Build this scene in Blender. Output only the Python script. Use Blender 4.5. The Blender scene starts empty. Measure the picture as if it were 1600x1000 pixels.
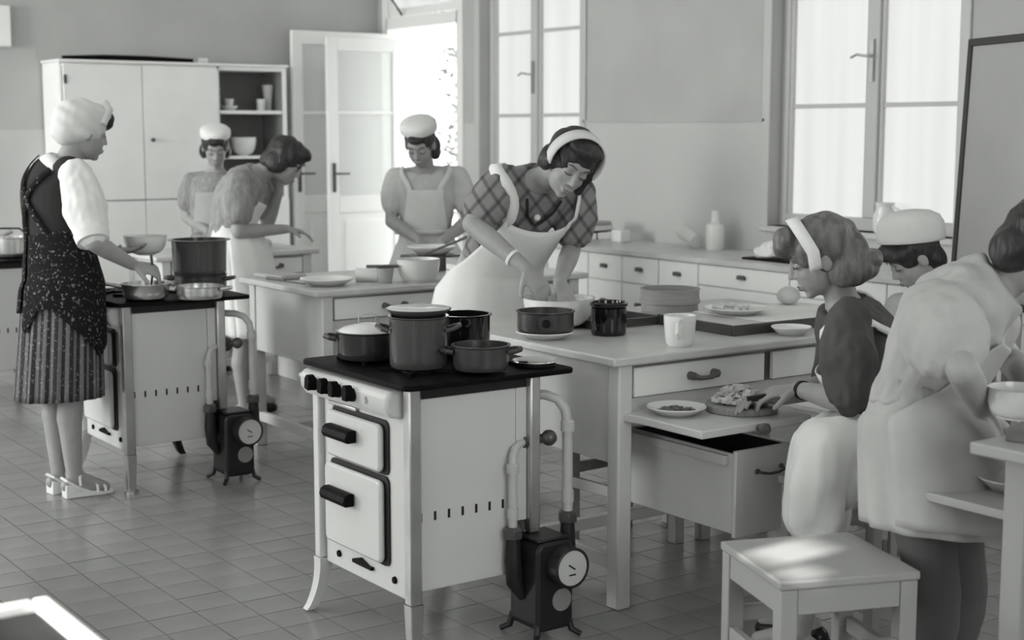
import bpy, bmesh, math, random
from mathutils import Vector as V, Matrix, noise
from mathutils.bvhtree import BVHTree
random.seed(7)
PI = math.pi
scene = bpy.context.scene
COL = scene.collection

# ---------------------------------------------------------------- camera
CAM = V((0, 0, 1.48))
cd = bpy.data.cameras.new('camera'); cam = bpy.data.objects.new('camera', cd); COL.objects.link(cam)
cam.location = CAM
cam.rotation_euler = (math.radians(90 - 7.309), 0, math.radians(-35.2))
cd.sensor_width = 36; cd.lens = 51.75; cd.clip_end = 200
cd.dof.use_dof = True; cd.dof.focus_distance = 4.6; cd.dof.aperture_fstop = 3.5
scene.camera = cam

# ---------------------------------------------------------------- light and exposure
scene.view_settings.view_transform = 'Standard'
scene.view_settings.look = 'None'
scene.view_settings.gamma = 1.0
scene.view_settings.use_curve_mapping = False
scene.view_settings.exposure = 0.31
w = bpy.data.worlds.new('sky'); scene.world = w; w.use_nodes = True
bg = w.node_tree.nodes['Background']; bg.inputs[0].default_value = (0.97, 1.0, 0.985, 1); bg.inputs[1].default_value = 2.4

def area(name, loc, rot, sx, sy, power):
    l = bpy.data.lights.new(name, 'AREA'); l.shape = 'RECTANGLE'; l.size = sx; l.size_y = sy; l.energy = power
    l.color = (0.985, 1.0, 0.985)
    o = bpy.data.objects.new(name, l); COL.objects.link(o); o.location = loc; o.rotation_euler = rot
    return o
# fill lamps added at unseen windows behind or beside the camera
area('fill_window_near', (5.97, 2.37, 2.0), (0, math.radians(90), 0), 2.2, 1.2, 12)
area('fill_window_rear', (5.97, -0.60, 2.0), (0, math.radians(90), 0), 2.2, 1.2, 22)
area('fill_left_a', (-2.58, 1.6, 1.9), (0, math.radians(-90), 0), 2.2, 1.6, 24)
area('fill_left_b', (-2.58, 5.2, 1.9), (0, math.radians(-90), 0), 2.2, 1.6, 50)
area('fill_left_c', (-2.58, 8.5, 1.9), (0, math.radians(-90), 0), 2.2, 1.6, 190)
area('fill_back', (1.6, -2.75, 2.0), (math.radians(90), 0, 0), 2.6, 2.0, 38)
sl = bpy.data.lights.new('sun', 'SUN'); sl.energy = 11.0; sl.angle = math.radians(0.53); sl.color = (1, 0.99, 0.96)
so = bpy.data.objects.new('sun', sl); COL.objects.link(so)
SUN = V((math.cos(math.radians(24)), 0.05, -math.sin(math.radians(24))))
so.rotation_euler = SUN.to_track_quat('-Z', 'Y').to_euler(); so.location = (-6, 2, 5)

# ---------------------------------------------------------------- materials
MATS = {}
def mat(name, g, rough=0.55, metal=0.0, spec=0.4, var=0.0, vscale=6.0, bump=0.0, bscale=60.0, tint=None, emit=0, stretch=None):
    if name in MATS: return MATS[name]
    m = bpy.data.materials.new(name); m.use_nodes = True; nt = m.node_tree; n = nt.nodes; L = nt.links
    b = n['Principled BSDF']
    t = tint or (1.0, 1.004, 0.985)
    c = (g*t[0], g*t[1], g*t[2], 1)
    b.inputs['Base Color'].default_value = c
    b.inputs['Roughness'].default_value = rough; b.inputs['Metallic'].default_value = metal
    b.inputs['Specular IOR Level'].default_value = spec
    if emit: b.inputs['Emission Color'].default_value = c; b.inputs['Emission Strength'].default_value = emit
    tc = None
    if var or bump:
        tc = n.new('ShaderNodeTexCoord'); mp = n.new('ShaderNodeMapping'); L.new(tc.outputs['Object'], mp.inputs[0])
        if stretch: mp.inputs['Scale'].default_value = stretch
    if var:
        nz = n.new('ShaderNodeTexNoise'); nz.inputs['Scale'].default_value = vscale; nz.inputs['Detail'].default_value = 5
        L.new(mp.outputs[0], nz.inputs['Vector'])
        r = n.new('ShaderNodeMapRange'); r.inputs[1].default_value = .3; r.inputs[2].default_value = .7
        r.inputs[3].default_value = 1-var; r.inputs[4].default_value = 1+var
        L.new(nz.outputs[0], r.inputs[0])
        mx = n.new('ShaderNodeVectorMath'); mx.operation = 'SCALE'; mx.inputs[0].default_value = c[:3]
        L.new(r.outputs[0], mx.inputs['Scale']); L.new(mx.outputs[0], b.inputs['Base Color'])
        if emit: L.new(mx.outputs[0], b.inputs['Emission Color'])
    if bump:
        n2 = n.new('ShaderNodeTexNoise'); n2.inputs['Scale'].default_value = bscale; L.new(mp.outputs[0], n2.inputs['Vector'])
        bp = n.new('ShaderNodeBump'); bp.inputs['Strength'].default_value = bump; bp.inputs['Distance'].default_value = 0.01
        L.new(n2.outputs[0], bp.inputs['Height']); L.new(bp.outputs[0], b.inputs['Normal'])
    MATS[name] = m
    return m

def fleck_mat(name, g0, g1, scale, thr, stripes=0.0):
    """dark printed cloth with small pale flecks, optionally with woven stripes around the body"""
    m = bpy.data.materials.new(name); m.use_nodes = True; n = m.node_tree.nodes; L = m.node_tree.links
    b = n['Principled BSDF']; b.inputs['Roughness'].default_value = .9; b.inputs['Specular IOR Level'].default_value = .1
    tc = n.new('ShaderNodeTexCoord')
    vo = n.new('ShaderNodeTexNoise'); vo.inputs['Scale'].default_value = scale; vo.inputs['Detail'].default_value = 3
    L.new(tc.outputs['Object'], vo.inputs['Vector'])
    r = n.new('ShaderNodeValToRGB'); r.color_ramp.elements[0].position = thr; r.color_ramp.elements[1].position = thr+.06
    r.color_ramp.elements[0].color = (g0, g0, g0*1.02, 1); r.color_ramp.elements[1].color = (g1, g1, g1, 1)
    L.new(vo.outputs[0], r.inputs[0]); out = r.outputs[0]
    if stripes:
        uv = n.new('ShaderNodeUVMap'); wv = n.new('ShaderNodeTexWave'); wv.inputs['Scale'].default_value = stripes
        wv.bands_direction = 'X'; L.new(uv.outputs[0], wv.inputs['Vector'])
        r2 = n.new('ShaderNodeValToRGB'); r2.color_ramp.elements[0].position = .45; r2.color_ramp.elements[1].position = .62
        r2.color_ramp.elements[0].color = (0, 0, 0, 1); r2.color_ramp.elements[1].color = (.12, .12, .12, 1)
        L.new(wv.outputs[0], r2.inputs[0])
        ad = n.new('ShaderNodeVectorMath'); ad.operation = 'ADD'; L.new(out, ad.inputs[0]); L.new(r2.outputs[0], ad.inputs[1]); out = ad.outputs[0]
    L.new(out, b.inputs['Base Color'])
    return m

def plaid_mat(name, g0, g1, g2, s):
    m = bpy.data.materials.new(name); m.use_nodes = True; n = m.node_tree.nodes; L = m.node_tree.links
    b = n['Principled BSDF']; b.inputs['Roughness'].default_value = .9; b.inputs['Specular IOR Level'].default_value = .1
    tc = n.new('ShaderNodeTexCoord'); outs = []
    for rot in ((0, .7, .5), (0, -.85, .5)):
        mp = n.new('ShaderNodeMapping'); mp.inputs['Rotation'].default_value = rot; L.new(tc.outputs['Object'], mp.inputs[0])
        wv = n.new('ShaderNodeTexWave'); wv.inputs['Scale'].default_value = s; wv.inputs['Distortion'].default_value = .6
        L.new(mp.outputs[0], wv.inputs['Vector'])
        r = n.new('ShaderNodeValToRGB'); e = r.color_ramp.elements
        e[0].position = .0; e[0].color = (g1, g1, g1, 1); e[1].position = .9; e[1].color = (g0, g0, g0, 1)
        k = e.new(.12); k.color = (g2, g2, g2, 1); k2 = e.new(.3); k2.color = (g0, g0, g0, 1)
        L.new(wv.outputs[0], r.inputs[0]); outs.append(r.outputs[0])
    mx = n.new('ShaderNodeMix'); mx.data_type = 'RGBA'; mx.blend_type = 'MULTIPLY'; mx.inputs[0].default_value = 1
    L.new(outs[0], mx.inputs[6]); L.new(outs[1], mx.inputs[7])
    sc = n.new('ShaderNodeVectorMath'); sc.operation = 'SCALE'; sc.inputs['Scale'].default_value = 1/g0; L.new(mx.outputs[2], sc.inputs[0])
    L.new(sc.outputs[0], b.inputs['Base Color'])
    return m

M_wall = mat('wall_paint', .47, .8, var=.05, vscale=2.5, bump=.05, bscale=220)
M_dado = mat('gloss_dado_paint', .55, .28, spec=.5, var=.03, vscale=2)
M_ceil = mat('ceiling_paint', .85, .9)
M_tile = mat('floor_tile', .26, .23, spec=.6, var=.10, vscale=4.0, bump=.03, bscale=25)
M_grout = mat('floor_grout', .10, .9)
M_enamel = mat('white_enamel', .62, .16, spec=.5, var=.03, vscale=3)
M_enamel2 = mat('bright_enamel', .78, .18, spec=.5)
M_paint = mat('table_paint', .64, .42, var=.05, vscale=5)
M_greyp = mat('grey_stool_paint', .36, .42, var=.05, vscale=5)
M_paintd = mat('table_top_paint', .58, .34, var=.10, vscale=7)
M_cab = mat('cabinet_paint', .87, .4, var=.03, vscale=4)
M_frame = mat('window_frame_paint', .55, .4)
M_door = mat('door_paint', .88, .4)
M_black = mat('black_iron', .005, .45, spec=.06, var=.3, vscale=30)
M_meter = mat('meter_iron', .014, .45, var=.2, vscale=20)
M_gasket = mat('black_gasket', .008, .6)
M_chrome = mat('worn_chrome', .48, .28, metal=.75, var=.15, vscale=14, stretch=(1, 1, .5))
M_pipe = mat('grey_pipe_paint', .50, .35)
M_brass = mat('brass_valve', .10, .35, metal=.5)
M_dial = mat('dial_face', .62, .3)
M_dialm = mat('dial_plate', .30, .4)
M_darkpot = mat('dark_enamel', .030, .14, spec=.6)
M_greypot = mat('grey_enamel', .065, .16, spec=.6)
M_midpot = mat('worn_dark_enamel', .05, .25, spec=.5)
M_blackpot = mat('black_glaze', .006, .08, spec=.6)
M_alu = mat('aluminium', .62, .27, metal=.9, var=.08, vscale=12)
M_china = mat('white_china', .78, .2, spec=.5)
M_wood = mat('wood', .30, .55, var=.2, vscale=18, stretch=(1, 8, 1))
M_woodd = mat('dark_wood', .12, .5, var=.2, vscale=18)
M_sieve = mat('bent_wood', .36, .5, var=.08, vscale=12, stretch=(1, 1, 6))
M_food = mat('chopped_onion', .62, .6, var=.2, vscale=40)
M_herb = mat('chopped_greens', .2, .7, var=.5, vscale=60)
M_dough = mat('dough', .55, .6, var=.05)
M_paper = mat('paper', .78, .7)
M_cloth = mat('white_cloth', .70, .85, spec=.1, var=.05, vscale=10, bump=.15, bscale=35)
M_clothg = mat('light_grey_cloth', .42, .9, spec=.1, var=.06, vscale=10, bump=.15, bscale=35)
M_clothw = mat('bright_white_cloth', .80, .85, spec=.1, var=.03, vscale=10, bump=.12, bscale=35)
M_paleb = mat('pale_blouse_cloth', .56, .9, spec=.1, var=.08, vscale=12, bump=.15, bscale=35)
M_dark = mat('dark_cloth', .035, .85, spec=.15, var=.1, vscale=12, bump=.1, bscale=50)
M_blouse = mat('dark_grey_blouse', .095, .8, spec=.15, var=.12, vscale=10, bump=.2, bscale=30)
M_check = mat('soft_striped_cloth', .30, .85, spec=.1, var=.22, vscale=22, stretch=(3, 3, .6))
M_stock = mat('grey_stockings', .11, .7, var=.08)
M_skin = mat('skin', .35, .5, spec=.35, var=.06, vscale=14)
M_hair = mat('dark_hair', .028, .45, spec=.4, var=.5, vscale=40, stretch=(1, 1, .25), bump=.5, bscale=90)
M_hairb = mat('fair_hair', .14, .45, spec=.4, var=.5, vscale=40, stretch=(1, 1, .25), bump=.5, bscale=90)
M_lip = mat('lips', .20, .5)
M_eye = mat('eye_lashes', .06, .5)
M_shoe = mat('black_shoe', .012, .3)
M_board = mat('blackboard_slate', .42, .6, var=.05, vscale=3)
M_boardf = mat('blackboard_frame', .05, .5)
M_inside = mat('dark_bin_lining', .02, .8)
M_leaf = mat('leaf', .14, .6, var=.3, vscale=5)
M_gravel = mat('garden_gravel', .75, .9, var=.1)
M_print = fleck_mat('dark_printed_apron', .014, .20, 85, .60)
M_skirt = fleck_mat('striped_printed_skirt', .035, .16, 90, .60, stripes=11)
M_plaid = plaid_mat('plaid_blouse', .27, .14, .19, 6.0)

def pane_mat():
    m = bpy.data.materials.new('frosted_pane'); m.use_nodes = True; n = m.node_tree.nodes; L = m.node_tree.links
    b = n['Principled BSDF']; b.inputs['Base Color'].default_value = (.25, .25, .25, 1); b.inputs['Roughness'].default_value = .5
    tc = n.new('ShaderNodeTexCoord'); mp = n.new('ShaderNodeMapping'); mp.inputs['Scale'].default_value = (1, 5, .25)
    L.new(tc.outputs['Object'], mp.inputs[0])
    nz = n.new('ShaderNodeTexNoise'); nz.inputs['Scale'].default_value = 1.3; L.new(mp.outputs[0], nz.inputs['Vector'])
    r = n.new('ShaderNodeMapRange'); r.inputs[1].default_value = .3; r.inputs[2].default_value = .7; r.inputs[3].default_value = .47; r.inputs[4].default_value = .56
    L.new(nz.outputs[0], r.inputs[0]); L.new(r.outputs[0], b.inputs['Emission Strength'])
    b.inputs['Emission Color'].default_value = (.985, 1, .985, 1)
    return m
M_pane = pane_mat()
def glass_mat():
    m = bpy.data.materials.new('thin_glass'); m.use_nodes = True; n = m.node_tree.nodes; L = m.node_tree.links
    b = n['Principled BSDF']; b.inputs['Base Color'].default_value = (.9, .91, .9, 1); b.inputs['Roughness'].default_value = .15
    b.inputs['Alpha'].default_value = .55
    return m
M_glass = glass_mat()

# ---------------------------------------------------------------- mesh helpers
class MB:
    def __init__(s): s.v = []; s.f = []; s.uv = {}
    def add(s, vs, fs):
        o = len(s.v); s.v += [tuple(p) for p in vs]; s.f += [tuple(i+o for i in f) for f in fs]; return o
    def box(s, a, b, M=None):
        x0, y0, z0 = a; x1, y1, z1 = b
        vs = [V(p) for p in ((x0,y0,z0),(x1,y0,z0),(x1,y1,z0),(x0,y1,z0),(x0,y0,z1),(x1,y0,z1),(x1,y1,z1),(x0,y1,z1))]
        if M: vs = [M @ p for p in vs]
        s.add(vs, [(0,3,2,1),(4,5,6,7),(0,1,5,4),(1,2,6,5),(2,3,7,6),(3,0,4,7)]); return s
    def prism(s, poly, axis, a, b):
        """poly: 2-D outline swept along axis ('x','y','z') from a to b"""
        n = len(poly)
        def P(p, t): return {'x': (t, p[0], p[1]), 'y': (p[0], t, p[1]), 'z': (p[0], p[1], t)}[axis]
        s.add([P(p, a) for p in poly]+[P(p, b) for p in poly],
              [tuple(range(n))[::-1], tuple(range(n, 2*n))]+[(i, (i+1) % n, n+(i+1) % n, n+i) for i in range(n)]); return s
    def lathe(s, prof, c=(0,0,0), n=32, M=None):
        vs = []; fs = []
        for r, z in prof:
            for i in range(n):
                a = 2*PI*i/n; p = V((r*math.cos(a), r*math.sin(a), z))
                if M: p = M @ p
                vs.append(p+V(c))
        for k in range(len(prof)-1):
            for i in range(n):
                j = (i+1) % n; fs.append((k*n+i, k*n+j, (k+1)*n+j, (k+1)*n+i))
        if prof[0][0] > 1e-3: fs.append(tuple(range(n))[::-1])
        if prof[-1][0] > 1e-3: fs.append(tuple((len(prof)-1)*n+i for i in range(n)))
        s.add(vs, fs); return s
    def tube(s, pts, r, n=10, cap=True):
        pts = [V(p) for p in pts]; m = len(pts)
        rs = r if isinstance(r, (list, tuple)) else [r]*m
        t0 = (pts[1]-pts[0]).normalized(); up = V((0,0,1)) if abs(t0.z) < .9 else V((1,0,0))
        u = t0.cross(up).normalized(); vs = []
        for i, p in enumerate(pts):
            t = (pts[min(i+1, m-1)]-pts[max(i-1, 0)])
            if t.length < 1e-9: t = t0
            t.normalize()
            u = (u - t*u.dot(t));
            if u.length < 1e-6: u = t.orthogonal()
            u.normalize(); w_ = t.cross(u)
            for k in range(n):
                a = 2*PI*k/n; vs.append(p+(u*math.cos(a)+w_*math.sin(a))*rs[i])
        fs = [(i*n+k, i*n+(k+1) % n, (i+1)*n+(k+1) % n, (i+1)*n+k) for i in range(m-1) for k in range(n)]
        if cap: fs += [tuple(range(n))[::-1], tuple((m-1)*n+k for k in range(n))]
        s.add(vs, fs); return s
    def cap(s, p0, p1, r0, r1, n=14):
        """tapered capsule"""
        p0 = V(p0); p1 = V(p1); d = (p1-p0)
        t = d.normalized() if d.length > 1e-6 else V((0,0,1)); pts = []; rs = []
        for k in range(5):
            a = PI/2*(1-k/4); pts.append(p0-t*r0*math.sin(a)); rs.append(max(r0*math.cos(a), 1e-4))
        for k in range(5):
            a = PI/2*k/4; pts.append(p1+t*r1*math.sin(a)); rs.append(max(r1*math.cos(a), 1e-4))
        return s.tube(pts, rs, n)
    def ell(s, c, rad, F=None, n=18, m=12):
        """ellipsoid, F = 3 axis vectors"""
        F = F or (V((1,0,0)), V((0,1,0)), V((0,0,1))); c = V(c); vs = []; fs = []
        for k in range(m+1):
            ph = -PI/2+PI*k/m
            for i in range(n):
                a = 2*PI*i/n
                vs.append(c+F[0]*(rad[0]*math.cos(ph)*math.cos(a)*.9999+1e-6)+F[1]*(rad[1]*math.cos(ph)*math.sin(a))+F[2]*(rad[2]*math.sin(ph)))
        for k in range(m):
            for i in range(n):
                j = (i+1) % n; fs.append((k*n+i, k*n+j, (k+1)*n+j, (k+1)*n+i))
        s.add(vs, fs); return s
    def loft(s, rings, n=28, cap=True, a0=0, a1=2*PI, fn=None):
        """rings: (centre, side axis, front axis, r_side, r_front); angle 0 is front"""
        full = abs(a1-a0-2*PI) < 1e-6; m = len(rings); kk = n if full else n+1; vs = []; uvs = []
        for i, (c, sd, fr, rx, ry) in enumerate(rings):
            for k in range(kk):
                h0, h1 = (a0, a1)
                if not full and isinstance(fn, tuple): h0, h1 = -fn[1][i], fn[1][i]
                a = h0+(h1-h0)*k/n
                q = 1.0
                if callable(fn): q = fn(i/(m-1), a)
                vs.append(V(c)+(sd*math.sin(a)*rx+fr*math.cos(a)*ry)*q); uvs.append((k/n, i/(m-1)))
        fs = []
        for i in range(m-1):
            for k in range(n):
                j = (k+1) % kk if full else k+1
                fs.append((i*kk+k, i*kk+j, (i+1)*kk+j, (i+1)*kk+k))
        if cap and full: fs += [tuple(range(n))[::-1], tuple((m-1)*n+k for k in range(n))]
        o = s.add(vs, fs)
        for i, q in enumerate(uvs): s.uv[o+i] = q
        return s
    def mesh(s, name):
        me = bpy.data.meshes.new(name); me.from_pydata(s.v, [], s.f); me.validate(); return me
    def build(s, name, m, parent=None, bevel=0.0, smooth=35, solid=0.0, sub=0):
        me = s.mesh(name)
        b = bmesh.new(); b.from_mesh(me); bmesh.ops.recalc_face_normals(b, faces=b.faces); b.to_mesh(me); b.free()
        if s.uv:
            uvl = me.uv_layers.new(name='UVMap')
            for lp in me.loops: uvl.data[lp.index].uv = s.uv.get(lp.vertex_index, (0, 0))
        if m: me.materials.append(m)
        if smooth:
            me.polygons.foreach_set('use_smooth', [True]*len(me.polygons)); me.set_sharp_from_angle(angle=math.radians(smooth))
        o = bpy.data.objects.new(name, me); COL.objects.link(o)
        if parent: o.parent = parent
        if solid: k = o.modifiers.new('solid', 'SOLIDIFY'); k.thickness = solid; k.offset = 0
        if bevel: k = o.modifiers.new('bevel', 'BEVEL'); k.width = bevel; k.segments = 2; k.limit_method = 'ANGLE'; k.angle_limit = math.radians(50)
        if sub: k = o.modifiers.new('sub', 'SUBSURF'); k.levels = sub; k.render_levels = sub
        return o
    def skin(s, name, m, parent=None, voxel=.006, it=3, disp=None, fac=.5):
        """union of all shapes as one continuous surface"""
        me = s.mesh(name); o = bpy.data.objects.new(name, me); COL.objects.link(o)
        r = o.modifiers.new('r', 'REMESH'); r.mode = 'VOXEL'; r.voxel_size = voxel
        k = o.modifiers.new('s', 'SMOOTH'); k.factor = fac; k.iterations = it
        dg = bpy.context.evaluated_depsgraph_get(); ev = o.evaluated_get(dg)
        nm = bpy.data.meshes.new_from_object(ev); o.modifiers.clear(); o.data = nm; bpy.data.meshes.remove(me); nm.name = name
        if disp:
            nr = [v.normal.copy() for v in nm.vertices]
            for v, q in zip(nm.vertices, nr): v.co = v.co+q*disp(v.co)
        nm.polygons.foreach_set('use_smooth', [True]*len(nm.polygons))
        nm.materials.clear(); nm.materials.append(m)
        if parent: o.parent = parent
        return o

def tag(o, label=None, cat=None, group=None, kind=None):
    if label: o['label'] = label
    if cat: o['category'] = cat
    if group: o['group'] = group
    if kind: o['kind'] = kind
    return o
def thing(name, label, cat, loc=(0,0,0), rz=0.0, group=None):
    o = bpy.data.objects.new(name, None); COL.objects.link(o); o.empty_display_size = .1
    o.location = loc; o.rotation_euler = (0, 0, rz); return tag(o, label, cat, group)
def copy_tree(o, parent=None):
    c = o.copy(); COL.objects.link(c); c.parent = parent
    for ch in list(o.children): copy_tree(ch, c)
    return c
def struct(o): o['kind'] = 'structure'; return o
def bx(name, a, b, m, parent=None, bevel=.004): return MB().box(a, b).build(name, m, parent, bevel)
def rotz(a): return Matrix.Rotation(a, 4, 'Z')
# ================================================================ the room
XW, YW, ZC = 6.0, 10.35, 3.7
fl = MB().box((-2.6, -2.6, -.12), (XW, YW, -.006)).build('floor', M_grout, smooth=0); struct(fl)
# square floor tiles: the 300 that show largest one by one, the rest as one field
TX, TY, TX0, TY0 = .1535, .1475, 1.589-.1535*27.3+.1535*.3, 4.326-.1475*47
tile_me = MB().prism([(-TX/2+.0018, -TY/2+.0018), (TX/2-.0018, -TY/2+.0018), (TX/2-.0018, TY/2-.0018), (-TX/2+.0018, TY/2-.0018)], 'z', -.008, 0).mesh('tile')
tile_me.materials.append(M_tile)
Mi = cam.matrix_basis.inverted() if False else (Matrix.Translation(CAM) @ cam.rotation_euler.to_matrix().to_4x4()).inverted()
cells = []
i = 0
while TX0+(i+1)*TX < XW:
    j = 0
    while TY0+(j+1)*TY < YW:
        c = V((TX0+(i+.5)*TX, TY0+(j+.5)*TY, 0)); q = Mi @ c
        vis = False
        if q.z < -1:
            px = 800+2300*q.x/-q.z; py = 500-2300*q.y/-q.z
            vis = -60 < px < 1660 and py < 1030
            for (a, b_, c_, d_) in ((600, 560, 780, 940), (160, 480, 400, 720)):
                if a < px < c_ and b_ < py < d_: vis = False
        cells.append((q.length if vis else 99+q.length, c)); j += 1
    i += 1
cells.sort(key=lambda t: t[0])
for d, c in cells[:300]:
    o = bpy.data.objects.new('tile', tile_me); COL.objects.link(o); o.parent = fl
    o.location = c+V((0, 0, random.uniform(-.0008, .0004))); o.rotation_euler = (random.uniform(-.003, .003), random.uniform(-.003, .003), 0)
tf = MB()
for d, c in cells[300:]:
    z = random.uniform(-.0006, .0003)
    x0, x1, y0, y1 = c.x-TX/2+.0018, c.x+TX/2-.0018, c.y-TY/2+.0018, c.y+TY/2-.0018
    tf.add([(x0,y0,z),(x1,y0,z),(x1,y1,z),(x0,y1,z),(x0,y0,z-.007),(x1,y0,z-.007),(x1,y1,z-.007),(x0,y1,z-.007)],
           [(0,1,2,3),(0,4,5,1),(1,5,6,2),(2,6,7,3),(3,7,4,0)])
tag(tf.build('tile_field', M_tile, fl, smooth=0), kind='stuff')
struct(MB().box((-2.6, -2.6, ZC), (XW, YW, ZC+.1)).build('ceiling', M_ceil, smooth=0))

def wall_x(name, x0, x1, openings, m, z0=0, z1=ZC):
    """wall lying along Y between x0 and x1 with (y0,y1,z0,z1) openings"""
    b = MB(); y = -2.6
    for (a, c, d, e) in sorted(openings):
        b.box((x0, y, z0), (x1, a, z1))
        if d > z0: b.box((x0, a, z0), (x1, c, min(d, z1)))
        if e < z1: b.box((x0, a, max(e, z0)), (x1, c, z1))
        y = c
    b.box((x0, y, z0), (x1, YW, z1))
    return struct(b.build(name, m, smooth=0))
W1 = (7.72, 8.90, .95, 3.25); W2 = (4.70, 5.98, .95, 3.25); W3 = (1.76, 2.98, .95, 3.25); W4 = (-1.2, .02, .95, 3.25); DR = (9.17, 10.2, 0, 3.1)
wall_x('wall_right', XW, XW+.40, [W1, W2, W3, W4, DR], M_wall)
wall_x('trim_1', XW-.006, XW, [W1, W2, W3, W4, DR], M_dado, 0.0, 1.535)
wall_x('wall_left', -2.8, -2.6, [(.8, 2.4, .8, 3.0), (4.4, 6.0, .8, 3.0), (7.7, 9.3, .8, 3.0)], M_wall)
struct(MB().box((-2.8, YW, 0), (XW+.4, YW+.3, ZC)).build('wall_back', M_wall, smooth=0))
struct(MB().box((-2.6, YW-.006, 0), (XW, YW, 1.49)).build('trim_2', M_dado, smooth=0))
b = MB(); b.box((-2.8, -2.8, 0), (.3, -2.6, ZC)); b.box((2.9, -2.8, 0), (XW+.4, -2.6, ZC)); b.box((.3, -2.8, 0), (2.9, -2.6, 1.0)); b.box((.3, -2.8, 3.0), (2.9, -2.6, ZC))
struct(b.build('wall_front', M_wall, smooth=0))
struct(MB().box((5.985, 1.0, 1.535), (6.0-.001, 4.66, 1.55)).box((5.985, 6.02, 1.535), (6.0-.001, 7.68, 1.55)).build('trim_3', M_wall, smooth=0))

def window(idx, op, mull, bars, vent=None):
    y0, y1, z0, z1 = op; fx = XW+.10
    f = MB()
    f.box((fx-.02, y0, z0), (fx+.06, y0+.055, z1)); f.box((fx-.02, y1-.055, z0), (fx+.06, y1, z1))
    f.box((fx-.02, y0+.055, z1-.06), (fx+.06, y1-.055, z1)); f.box((fx-.02, y0+.055, z0), (fx+.06, y1-.055, z0+.07))
    fr = struct(f.build('window_%d' % idx, M_frame, bevel=.004))
    bx('mullion', (fx-.03, mull-.038, z0+.07), (fx+.05, mull+.038, z1-.06), M_frame, fr)
    bx('window_sill', (XW-.05, y0-.03, z0-.03), (fx, y1+.03, z0), M_frame, fr)
    bx('window_casing', (XW-.015, y1, z0-.02), (XW, y1+.06, z1), M_frame, fr); bx('window_casing', (XW-.015, y0-.06, z0-.02), (XW, y0, z1), M_frame, fr)
    zs = [z0+.07]+bars+[z1-.06]
    for (a, c) in ((y0+.055, mull-.038), (mull+.038, y1-.055)):
        # sash stiles
        bx('sash', (fx-.012, a, z0+.07), (fx+.03, a+.022, z1-.06), M_frame, fr, .002); bx('sash', (fx-.012, c-.022, z0+.07), (fx+.03, c, z1-.06), M_frame, fr, .002)
        for zb in bars: bx('glazing_bar', (fx-.006, a+.022, zb-.012), (fx+.028, c-.022, zb+.012), M_frame, fr, .002)
        for k in range(len(zs)-1):
            za, zb = zs[k]+(.012 if k else 0), zs[k+1]-(.012 if k < len(zs)-2 else 0)
            if vent and vent[0] >= a-.2 and vent[1] <= c+.2 and za < vent[2] < zb:
                # the open vent flap leaves a gap in this pane
                q = MB(); q.box((fx+.01, a+.022, za), (fx+.014, c-.022, vent[2])); q.box((fx+.01, a+.022, vent[3]), (fx+.014, c-.022, zb))
                q.box((fx+.01, a+.022, vent[2]), (fx+.014, vent[0], vent[3])); q.box((fx+.01, vent[1], vent[2]), (fx+.014, c-.022, vent[3]))
                q.build('pane', M_pane, fr, smooth=0)
            else:
                MB().box((fx+.01, a+.022, za), (fx+.014, c-.022, zb)).build('pane', M_pane, fr, smooth=0)
    h = MB(); h.box((fx-.045, mull-.012, 1.74), (fx-.03, mull+.012, 1.96)); h.tube([(fx-.05, mull, 1.87), (fx-.085, mull, 1.87), (fx-.09, mull+.06, 1.88), (fx-.09, mull+.10, 1.865)], .007)
    h.build('window_handle', M_chrome, fr)
    return fr
window(1, W1, 8.345, [1.59, 2.165, 2.74])
window(2, W2, 5.315, [1.617, 2.215, 2.80])
window(3, W3, 2.37, [1.60, 2.19, 2.63])
window(4, W4, -.60, [1.60, 2.19, 2.78])
def left_window(idx, y0, y1, z0, z1, sun_gaps=()):  # unseen windows put in around the left fill lamps
    f = MB(); x = -2.7
    f.box((x-.04, y0, z0), (x+.04, y0+.06, z1)); f.box((x-.04, y1-.03, z0), (x+.04, y1, z1)); f.box((x-.04, y0+.06, z0), (x+.04, y1-.03, z0+.06)); f.box((x-.04, y0+.06, z1-.03), (x+.04, y1-.03, z1))
    fr = struct(f.build('window_%d' % idx, M_frame, bevel=.004))
    # unseen pane added to block the sun, gaps shaped for the sun patches
    ys = sorted({y0+.06, y1-.03, *[v for q in sun_gaps for v in q[:2]]}); zs = sorted({z0+.06, z1-.03, *[v for q in sun_gaps for v in q[2:]]}); b = MB()
    for a, c in zip(ys, ys[1:]):
        for e, g in zip(zs, zs[1:]):
            if not any(q[0] <= (a+c)/2 <= q[1] and q[2] <= (e+g)/2 <= q[3] for q in sun_gaps): b.box((x-.003, a, e), (x+.003, c, g))
    b.build('pane', M_pane, fr, smooth=0)
left_window(5, .8, 2.4, .8, 3.0, [(2.135, 2.265, 2.762, 2.855), (2.02, 2.11, 2.742, 2.778), (2.265, 2.325, 2.882, 2.908), (1.66, 1.945, 2.235, 2.335)])
left_window(6, 4.4, 6.0, .8, 3.0); left_window(7, 7.7, 9.3, .8, 3.0)

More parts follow.
